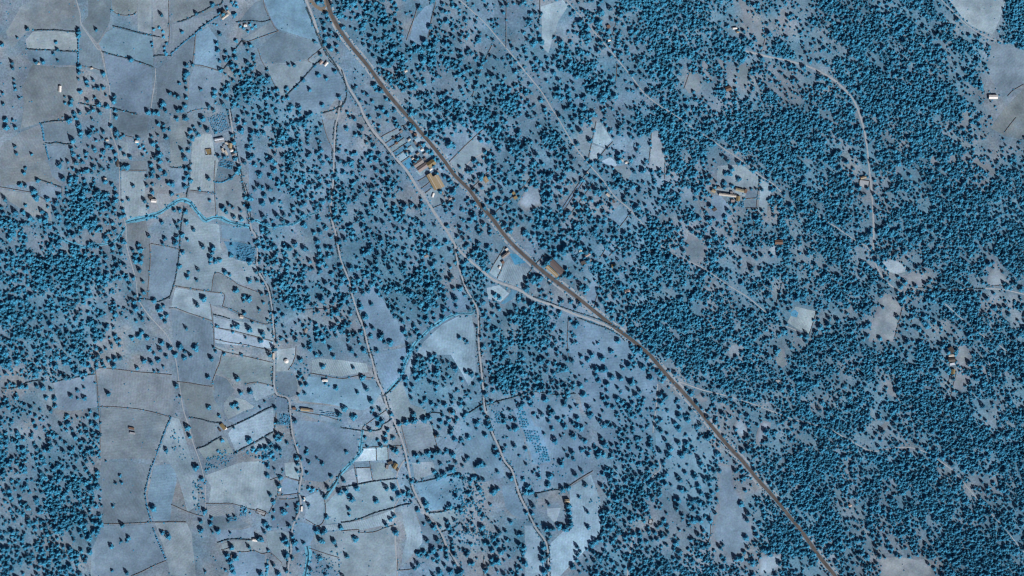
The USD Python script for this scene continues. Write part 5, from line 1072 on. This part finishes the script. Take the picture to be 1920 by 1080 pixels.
# ---------------------------------------------------------------- buildings
def quad_slab(a, b, c, d, t):
    """A roof slab: the quad a b c d with thickness t downwards."""
    v = np.array([a, b, c, d]); w = v-[0, 0, t]
    f = [(0, 1, 2), (0, 2, 3), (4, 6, 5), (4, 7, 6)]
    for i in range(4): j = (i+1) % 4; f += [(i, i+4, j), (j, i+4, j+4)]
    m = trimesh.Trimesh(np.vstack([v, w]), f, process=False); 
    if m.volume < 0: m.invert()
    return m
def openings(t, L, Wd, h, kind):
    part(t, 'door', box(0.12*L, -Wd/2-.02, 1.0, .95, .08, 2.0), M['wood'])
    n = max(1, int(L/4)) if kind == 'house' else max(1, int(L/8))
    for s in (-1, 1):
        for i in range(n):
            x = (-.5+(i+.5)/n)*L*.9
            if s < 0 and abs(x-.12*L) < 1.2: continue
            wn = part(t, 'window', box(x, s*(Wd/2+.015), min(1.7, h*.6), .95, .05, .9), M['glass'])
            part(wn, 'sill', box(x, s*(Wd/2+.05), min(1.7, h*.6)-.52, 1.15, .14, .08), M['wall'])
for row in BUILDINGS.strip().splitlines():
    kind, xy, dims, roof, label, cat = row.split('|')
    bx, by = (float(v) for v in xy.split(',')); L, Wd, ang, h = (float(v) for v in dims.split(','))
    x, y = float(X(bx)), float(Y(by)); z = float(ground_z(x, y))
    nm = {'house': 'house', 'shed': 'shed', 'barn': 'barn', 'hut': 'hut', 'yard': 'walled_yard', 'ruin': 'stone_pen', 'polytunnel': 'polytunnel'}[cat]
    t = thing(nm, label, cat, (x, y, z), ang)
    if kind == 'pen':
        for sx, sy, a, b in ((0, Wd/2, L, .6), (0, -Wd/2, L, .6), (L/2, 0, .6, Wd-.6), (-L/2, 0, .6, Wd-.6)):
            if sy < 0:
                part(t, 'wall', box(-L*.32, sy, h/2-.2, L*.36, b, h+.4), M['stone']); part(t, 'wall', box(L*.30, sy, h/2-.2, L*.40, b, h+.4), M['stone']); continue
            part(t, 'wall', box(sx, sy, h/2-.2, a, b, h+.4), M['stone'])
        part(t, 'floor', box(0, 0, .18, L-.7, Wd-.7, .2), M['roof_'+roof] if roof != 'stone' else M['track'])
        continue
    R = M['roof_'+roof]; ov = .35
    if kind == 'tunnel':
        a = np.linspace(0, np.pi, 13); prof = np.c_[np.cos(a)*Wd/2, np.sin(a)*h]
        m = trimesh.creation.extrude_polygon(Polygon(prof), L, engine='earcut'); m.apply_transform(np.array([[0, 0, 1, -L/2], [1, 0, 0, 0], [0, 1, 0, 0], [0, 0, 0, 1.]]))
        part(t, 'cover', m, R, smooth=40)
        for i in range(4): 
            rb = trimesh.creation.extrude_polygon(Polygon(prof*1.02).difference(Polygon(prof*.96)), .12, engine='earcut'); rb.apply_transform(np.array([[0, 0, 1, -L/2+L*(i+.5)/4], [1, 0, 0, 0], [0, 1, 0, 0], [0, 0, 0, 1.]])); part(t, 'hoop', rb, M['wood'])
        part(t, 'door', box(L/2+.03, 0, 1, .06, 1.2, 1.9), M['wood'])
        continue
    if kind == 'round':
        part(t, 'wall', trimesh.creation.cylinder(L/2-.3, h+.4, sections=20, transform=trimesh.transformations.translation_matrix([0, 0, h/2-.2])), M['wall'], smooth=40)
        part(t, 'roof', trimesh.creation.cone(L/2+.25, 2.0, sections=20, transform=trimesh.transformations.translation_matrix([0, 0, h-.05])), R)
        part(t, 'door', box(0, -L/2+.3, 1.0, .95, .2, 2.0), M['wood']); continue
    part(t, 'foundation', box(0, 0, -.35, L+.1, Wd+.1, .9), M['stone'])
    if kind == 'mono':
        rise = Wd*.12
        prof = Polygon([(-Wd/2, 0), (Wd/2, 0), (Wd/2, h+rise), (-Wd/2, h)])
        m = trimesh.creation.extrude_polygon(prof, L, engine='earcut'); m.apply_transform(np.array([[0, 0, 1, -L/2], [1, 0, 0, 0], [0, 1, 0, 0], [0, 0, 0, 1.]]))
        part(t, 'wall', m, M['wall'])
        k = rise/Wd*(Wd/2+ov); zc = h+rise/2+.12
        part(t, 'roof', quad_slab((-L/2-ov, -Wd/2-ov, zc-k), (L/2+ov, -Wd/2-ov, zc-k), (L/2+ov, Wd/2+ov, zc+k), (-L/2-ov, Wd/2+ov, zc+k), .1), R)
        openings(t, L, Wd, h, kind); continue
    rise = Wd*.5*.42
    prof = Polygon([(-Wd/2, 0), (Wd/2, 0), (Wd/2, h), (0, h+rise), (-Wd/2, h)])
    m = trimesh.creation.extrude_polygon(prof, L, engine='earcut'); m.apply_transform(np.array([[0, 0, 1, -L/2], [1, 0, 0, 0], [0, 1, 0, 0], [0, 0, 0, 1.]]))
    part(t, 'wall', m, M['wall'])
    dz = ov*.42; zt = h+rise+.14
    n_sheet = max(1, int(L/6)) if L > 14 else 1
    for s in (-1, 1):
        for i in range(n_sheet):
            x0 = -L/2-ov+(L+2*ov)*i/n_sheet+(.02 if i else 0); x1 = -L/2-ov+(L+2*ov)*(i+1)/n_sheet-.02
            e = .012*(i % 3)
            part(t, 'roof_panel', quad_slab((x0, 0, zt+e), (x1, 0, zt+e), (x1, s*(Wd/2+ov), h-dz+.14+e), (x0, s*(Wd/2+ov), h-dz+.14+e), .1), R)
    part(t, 'ridge', box(0, 0, zt+.05, L+2*ov, .45 if L < 20 else .8, .12), M['roof_cream' if roof in ('tan', 'tan2', 'grey') else 'roof_'+roof])
    openings(t, L, Wd, h, kind)
    if kind == 'house':
        ch = part(t, 'chimney', box(-L*.3, 0, zt+.3, .7, .7, 1.3), M['wall']); part(ch, 'chimney_cap', box(-L*.3, 0, zt+1.0, .85, .85, .12), M['stone'])

# ---------------------------------------------------------------- trees: eight crown shapes, each a trunk with limbs and a crown of many leaf clumps
def crown(seed, H=9.0, R=3.7, n=60, quads=420, peak=.75):
    r = np.random.default_rng(seed); V, Fc, k = [], [], 0
    ico = trimesh.creation.icosphere(subdivisions=1); iv, jf = np.array(ico.vertices), np.array(ico.faces)
    lean = r.normal(size=2)*.5; lob = r.uniform(0, 6.28, 3)
    def radius(t, a): return R*np.sin(np.pi*np.clip(t, 0.02, .985)**peak)**.75*(1-.45*t)*1.25*(1+.20*np.cos(3*a+lob[0])+.13*np.cos(5*a+lob[1]))
    for i in range(n):
        t = (i+.5)/n; t = t**.9; a = i*2.39996+r.normal()*.5
        if r.random() < .10: continue
        rr = radius(t, a)*r.uniform(.55, .95); s = r.uniform(.65, 1.25)*(1-.35*t)*R/3.7
        c = np.array([math.cos(a)*rr+lean[0]*t, math.sin(a)*rr+lean[1]*t, 1.5+t*(H-1.9)])
        p = iv*s*np.array([1.05, 1.05, .85])*(1+.28*r.normal(size=(len(iv), 1)))+c
        V.append(p); Fc.append(jf+k); k += len(p)
    for i in range(quads):
        t = r.uniform(0, 1)**.9; a = r.uniform(0, 6.283); rr = radius(t, a)*r.uniform(.8, 1.18)
        c = np.array([math.cos(a)*rr+lean[0]*t, math.sin(a)*rr+lean[1]*t, 1.4+t*(H-1.5)])
        u = r.normal(size=3); u /= np.linalg.norm(u); w = np.cross(u, r.normal(size=3)); w /= np.linalg.norm(w)
        s = r.uniform(.22, .5); V.append(np.array([c-u*s, c+w*s*.7, c+u*s, c-w*s*.7])); Fc.append(np.array([(0, 1, 2), (0, 2, 3)])+k); k += 4
    return np.vstack(V), np.vstack(Fc)
def trunk(seed, H=9.0):
    r = np.random.default_rng(seed); parts = []
    def limb(a, b, ra, rb):
        a, b = np.array(a), np.array(b); d = b-a; L = np.linalg.norm(d)
        th = np.linspace(0, 2*np.pi, 8)[:-1]; ring = np.c_[np.cos(th), np.sin(th), np.zeros(7)]
        m = trimesh.Trimesh(np.vstack([ring*ra, ring*rb+[0, 0, L]]), [(i, (i+1) % 7, 7+(i+1) % 7) for i in range(7)]+[(i, 7+(i+1) % 7, 7+i) for i in range(7)], process=False)
        m.apply_transform(trimesh.geometry.align_vectors([0, 0, 1], d)); m.apply_translation(a); parts.append(m)
    limb((0, 0, -.4), (.1, .05, H*.45), .3, .2); limb((.1, .05, H*.45), (.2, -.1, H*.8), .2, .07)
    for i in range(5):
        a = i*1.3+r.uniform(0, .6); z = H*r.uniform(.2, .5); limb((.05, .02, z), (1.9*math.cos(a), 1.9*math.sin(a), z+1.6), .12, .04)
    return trimesh.util.concatenate(parts)
NV = 8
stage.CreateClassPrim('/World/tree_kinds')
for i in range(NV):
    path = f'/World/tree_kinds/tree_kind_{i+1:03d}'
    UsdGeom.Xform.Define(stage, path)
    put(path+'/trunk', trunk(500+i), M['bark']); put(path+'/crown', crown(600+i, H=(9.6, 8.2, 10.8, 9.0, 7.4, 10.2, 9.4, 8.6)[i], R=(3.6, 3.9, 3.1, 4.2, 4.4, 3.4, 3.8, 3.0)[i], n=(60, 60, 54, 66, 68, 58, 60, 50)[i], peak=(.46, .5, .42, .54, .6, .46, .5, .44)[i]), M['leaf_dull' if i in (2, 5, 7) else 'leaf'])
path = '/World/tree_kinds/garden_kind'; UsdGeom.Xform.Define(stage, path)
put(path+'/trunk', trunk(550, 6), M['bark']); put(path+'/crown', crown(650, H=6.2, R=3.4, n=46, quads=320, peak=.6), M['leaf_bright'])
path = '/World/tree_kinds/bush_kind'; UsdGeom.Xform.Define(stage, path)
put(path+'/stem', trimesh.creation.cylinder(.06, 1.0, sections=6, transform=trimesh.transformations.translation_matrix([0, 0, .4])), M['bark'])
put(path+'/foliage', crown(660, H=2.3, R=1.35, n=16, quads=90, peak=.55)[0]*[1, 1, 1]-[0, 0, .8], M['leaf']) if False else None
v, f = crown(660, H=2.9, R=1.35, n=16, quads=90, peak=.55); put(path+'/foliage', (v-[0, 0, 1.0], f), M['leaf'])
path2 = '/World/tree_kinds/bright_bush_kind'; UsdGeom.Xform.Define(stage, path2)
put(path2+'/stem', trimesh.creation.cylinder(.06, 1.0, sections=6, transform=trimesh.transformations.translation_matrix([0, 0, .4])), M['bark'])
v, f = crown(661, H=2.9, R=1.45, n=16, quads=90, peak=.6); put(path2+'/foliage', (v-[0, 0, 1.0], f), M['leaf_bright'])
SIZE = {'b': 1.18, 's': .66, '': .92}
ORD = ['first', 'second', 'third', 'fourth', 'fifth', 'sixth', 'seventh', 'eighth', 'ninth', 'tenth', 'eleventh', 'twelfth', 'thirteenth', 'fourteenth', 'fifteenth', 'sixteenth', 'seventeenth']
NUM = ['', 'one', 'two', 'three', 'four', 'five', 'six', 'seven', 'eight', 'nine', 'ten', 'eleven', 'twelve', 'thirteen', 'fourteen', 'fifteen', 'sixteen', 'seventeen']
solo, mass, bright, occupied = [], [], [], []
for row in TREES.strip().splitlines():
    o, where, s = row.split('|'); ox, oy = (float(v) for v in o.split(','))
    L = []
    for tok in s.split():
        k = tok[-1] if tok[-1] in 'bs' else ''; u, v = (float(w) for w in tok.rstrip('bs').split(','))
        L.append((float(X(ox+u/5+1.2)), float(Y(oy+v/5+1.8)), SIZE[k], k))
    occupied += [(a, b, c*4.2) for a, b, c, _ in L]
    if where == 'c': bright += L
    elif where: solo.append((where, L))
    else: mass += L
def place(prim_path, ref, x, y, s, sz, rot, sink=.15):
    xf = UsdGeom.Xform.Define(stage, prim_path)
    xf.AddTranslateOp().Set(Gf.Vec3d(x, y, float(ground_z(x, y))-sink)); xf.AddRotateZOp().Set(rot); xf.AddScaleOp().Set(Gf.Vec3f(s, s, sz))
    p = xf.GetPrim(); p.GetReferences().AddInternalReference(ref); p.SetInstanceable(True); return p
n_solo = 0
for where, L in solo:
    L = sorted(L); n = len(L)
    for i, (x, y, s, k) in enumerate(L):
        size = {'b': 'large dark blue tree', 's': 'small blue tree', '': 'dark blue tree'}[k]
        if n == 1: label = f'{size} {where}'
        else:
            w = 'leftmost' if i == 0 else 'rightmost' if i == n-1 else ORD[i]+' from left'
            label = f'{size}, {w}, {where}'
        s *= rnd.uniform(.93, 1.07)
        p = place(fresh('tree'), f'/World/tree_kinds/tree_kind_{rnd.randrange(NV)+1:03d}', x, y, s, s*rnd.uniform(.85, 1.12), rnd.uniform(0, 360))
        data(p, label=label, category='tree', group='trees '+where); n_solo += 1
print('single trees', n_solo, 'more traced', len(mass), 'bright', len(bright))
by_garden = {}
for i, (x, y, s, k) in enumerate(bright):
    p = place(fresh('garden_tree'), '/World/tree_kinds/garden_kind', x, y, s*.8, s*.75*rnd.uniform(.8, 1.1), rnd.uniform(0, 360))
    p_ = (x+960, 540-y)
    mark = [(1500, 330, 'bright garden strip at the top left', 290, 75), (0, 0, 'garden of the cream farm at the top', 440, 8), (0, 0, 'garden of the small white house at top', 465, 50), (0, 0, 'garden of the small left house', 270, 275), (0, 0, 'stream bend on the left', 283, 405), (0, 0, 'cyan spot at the left edge', 42, 438),
            (0, 0, 'walled plot south of the little square hut', 450, 625), (0, 0, 'cyan garden left of the lower lane', 410, 838), (0, 0, 'bright lower garden', 500, 850), (0, 0, 'orchard plot near the junction', 530, 785), (0, 0, 'garden of the white-walled house', 613, 719), (0, 0, 'south verge of the main road', 1243, 708),
            (0, 0, 'cyan hollow at the bottom', 501, 1062), (0, 0, 'white-edged garden in the lower left', 585, 916), (0, 0, 'small garden rows below the long wall', 460, 957)]
    m_ = min(mark, key=lambda q: (q[3]-p_[0])**2+(q[4]-p_[1])**2)
    by_garden.setdefault(m_[2], []).append((x, p))
for where, L in by_garden.items():
    L.sort(key=lambda q: q[0])
    for i, (x, p) in enumerate(L):
        w = '' if len(L) == 1 else 'leftmost ' if i == 0 else 'rightmost ' if i == len(L)-1 else f'{ORD[i]} '
        data(p, label=f'{w}bright cyan tree from left in the {where}' if w and i not in (0, len(L)-1) else f'{w}bright cyan tree in the {where}', category='tree', group='bright trees in the '+where)

# ---------------------------------------------------------------- the woods: everything past the trees above, one mass
wide = unary_union([LineString(l).buffer(w/2+(2.2 if w > 3.2 else 1.3), cap_style='flat') for _, _, w, _, l in roads])
no_go = unary_union(closed+[wide, unary_union([Point(float(X(float(r.split('|')[1].split(',')[0]))), float(Y(float(r.split('|')[1].split(',')[1])))).buffer(.5*max(float(v) for v in r.split('|')[2].split(',')[:2])*.8+1.5) for r in BUILDINGS.strip().splitlines()])])
shapely.prepare(no_go)
cell = 8.0; hashed = {}
def free(x, y, d):
    i, j = int(x//cell), int(y//cell)
    for a in (i-1, i, i+1):
        for b in (j-1, j, j+1):
            for (u, v, e) in hashed.get((a, b), ()):
                if (u-x)**2+(v-y)**2 < (.5*(d+e))**2: return False
    return True
def keep(x, y, d): hashed.setdefault((int(x//cell), int(y//cell)), []).append((x, y, d))
for x, y, d in occupied: keep(x, y, min(d*1.6, 7.5))
W = [(x, y, s) for x, y, s, k in mass]
margin = 110; N = 300000
cand = np.c_[rng.uniform(-960-margin, 960+margin, N), rng.uniform(-540-margin, 540+margin, N)]
dn = density(cand[:, 0]+960, 540-cand[:, 1])
uv = np.c_[(cand[:, 0]-cand[:, 1])*.7071/62.0, (cand[:, 0]+cand[:, 1])*.7071/27.0, np.zeros(N)]
gap = meshkit.fbm(uv, 3, 33)
dn = dn*np.clip((gap-.05)*2.4, .42, 1.15)*(.62+.8*meshkit.noise(np.c_[cand/17.0, np.zeros(N)], 34))
fine = np.clip((cand[:, 0]+960-1080)/260, 0, 1)*1.0+np.clip((330-cand[:, 0]-960)/200, 0, 1)*.25
ok = ~shapely.contains_xy(no_go, cand[:, 0], cand[:, 1])
for (x, y), d, fi, o in zip(cand, dn, fine, ok):
    if not o or d < .35: continue
    n = (.6*d+.345*d*d)*(1+.85*fi)
    if rnd.random() > n/155*(1.1+.14*d): continue
    s = (rnd.uniform(.40, 1.0)*(1-.20*fi)) * (1 if rnd.random() > .16 else 1.4)
    dist = min(6.4, max(2.7, .55*math.sqrt(1440/max(n, 1e-3))))*(.55+.45*s)
    if not free(x, y, dist): continue
    keep(x, y, dist); W.append((x, y, s))
print('wood', len(W))
def scatter(name, W, protos, label, cat, sink=.15, zvar=(.82, 1.18)):
    pi = UsdGeom.PointInstancer.Define(stage, f'/World/{name}')
    for i, ref in enumerate(protos):
        xf = UsdGeom.Xform.Define(stage, f'/World/{name}/shape_{i+1:03d}'); xf.GetPrim().GetReferences().AddInternalReference(ref)
    pi.CreatePrototypesRel().SetTargets([Sdf.Path(f'/World/{name}/shape_{i+1:03d}') for i in range(len(protos))])
    A = np.array(W); n = len(A); r = np.random.default_rng(len(A))
    pi.CreateProtoIndicesAttr(Vt.IntArray.FromNumpy(r.integers(0, len(protos), n).astype(np.int32)))
    pi.CreatePositionsAttr(Vt.Vec3fArray.FromNumpy(np.c_[A[:, :2], ground_z(A[:, 0], A[:, 1])-sink].astype(np.float32)))
    a = r.uniform(0, 2*np.pi, n); 
    pi.CreateOrientationsAttr(Vt.QuathArray([Gf.Quath(float(math.cos(t/2)), 0, 0, float(math.sin(t/2))) for t in a]))
    pi.CreateScalesAttr(Vt.Vec3fArray.FromNumpy(np.c_[A[:, 2], A[:, 2], A[:, 2]*r.uniform(*zvar, n)].astype(np.float32)))
    data(pi.GetPrim(), kind='stuff', label=label, category=cat)
scatter('forest', W, [f'/World/tree_kinds/tree_kind_{i+1:03d}' for i in range(NV)], 'blue wood of countless conical trees covering the slopes and meadows', 'forest')

# ---------------------------------------------------------------- orchard bushes, crop rows, scrub
for B_, (ox, oy, nx_, ny_, sh) in enumerate(ORCHARD):
    for i in range(nx_):
        for j in range(ny_):
            x = float(X(ox+i*4.7+j*(-sh)*4+rnd.uniform(-.6, .6))); y = float(Y(oy+j*4.7+i*.5+rnd.uniform(-.6, .6)))
            if rnd.random() < .12: continue
            p = place(fresh('orchard_bush'), '/World/tree_kinds/bright_bush_kind', x, y, 1.15*rnd.uniform(.7, 1.25), 1.0, rnd.uniform(0, 360))
            data(p, label=f'small blue bush, {ORD[i]} from left in the {ORD[j]} row of the {["top", "upper", "lower", "bottom", "side"][B_]} orchard block', category='bush', group='bushes of the orchard grid')
for row in CROPS.strip().splitlines():
    nm, where, c, dims, ang, gap, wd = row.split('|'); cx, cy = (float(v) for v in c.split(',')); Lx, Ly = (float(v) for v in dims.split(',')); a = math.radians(float(ang)); gap = float(gap); wd = float(wd)
    n = int(Ly/gap); u = np.array([math.cos(a), math.sin(a)]); w = np.array([-u[1], u[0]]); c0 = np.array([float(X(cx)), float(Y(cy))])
    for i in range(n):
        off = (i-(n-1)/2)*gap; half = Lx/2*rnd.uniform(.86, 1.0)
        l = smooth_line(np.array([c0+w*off-u*half, c0+w*off+u*half]), 1.5); l = l+rng.normal(size=l.shape)*.12
        p = put(fresh(nm), hedge_mesh(l, wd, 1.1, 900+i, 1.2), M['hedge_blue'])
        pos = 'first' if i == 0 else 'last' if i == n-1 else ORD[i]
        data(p, label=f'{pos} blue planted row of the {where}', category='crop row', group='rows of the '+where)
B = []
for row in SCRUB.strip().splitlines():
    s, dens, poly = row.split('|'); P = Polygon(wpts(poly)).buffer(0); x0, y0, x1, y1 = P.bounds; n = int((x1-x0)*(y1-y0)*float(dens)*1.6)
    for x, y in np.c_[rng.uniform(x0, x1, n), rng.uniform(y0, y1, n)]:
        if P.contains(Point(x, y)) and free(x, y, 2): B.append((x, y, float(s)/2.4*rnd.uniform(.6, 1.3)))
for n, mat, w, label, l in roads:
    if n in ('main_road', 'old_road', 'straight_lane', 'lane', 'walled_lane', 'long_lane'):
        q = smooth_line(l, 5.0 if n == 'main_road' else 8.0); nn = normals2(q)
        for sgn in (-1, 1):
            for (x, y), m_ in zip(q, nn):
                if rnd.random() < .55:
                    d = w/2+rnd.uniform(1.6, 4.5); B.append((x+m_[0]*sgn*d+rnd.uniform(-1, 1), y+m_[1]*sgn*d+rnd.uniform(-1, 1), rnd.uniform(.5, 1.1)))
for i, row in enumerate(HEDGES.strip().splitlines()):
    kind, label, s = row.split('|'); l = smooth_line(wpts(s), 5.0)
    for x, y in l:
        if rnd.random() < (.2 if kind == 's' else .5): B.append((x+rnd.uniform(-1.3, 1.3), y+rnd.uniform(-1.3, 1.3), rnd.uniform(.5, 1.2)))
for t, flag, label, poly in fields:
    if poly.is_empty: continue
    x0, y0, x1, y1 = poly.bounds; n = int(poly.area*(.022 if 'g' in flag else .0011 if 'y' not in flag else .004))
    for x, y in np.c_[rng.uniform(x0, x1, n), rng.uniform(y0, y1, n)]:
        if poly.contains(Point(x, y)): B.append((x, y, rnd.uniform(.3, .8)))
for x, y in np.c_[rng.uniform(-1000, 1000, 16000), rng.uniform(-580, 580, 16000)]:
    if rnd.random() < .25+density(x+960, 540-y)/9*.75 and free(x, y, 2.5) and not no_go.contains(Point(x, y)): B.append((x, y, rnd.uniform(.4, 1.0)))
print('scrub', len(B))
for w, bw, label, l in streams:
    for x, y in smooth_line(l, 2.2):
        if rnd.random() < .4: B.append((x+rnd.gauss(0, bw*.5), y+rnd.gauss(0, bw*.5), rnd.uniform(.4, 1.4)))
for x, y, s in W:
    if rnd.random() < .55:
        a_ = rnd.uniform(0, 6.283); r_ = rnd.uniform(2.5, 6); B.append((x+r_*math.cos(a_), y+r_*math.sin(a_), rnd.uniform(.35, 1.0)))
scatter('scrub', B, ['/World/tree_kinds/bush_kind', '/World/tree_kinds/bright_bush_kind'], 'low blue scrub bushes scattered along lanes, walls and wood edges', 'scrub', sink=.1)
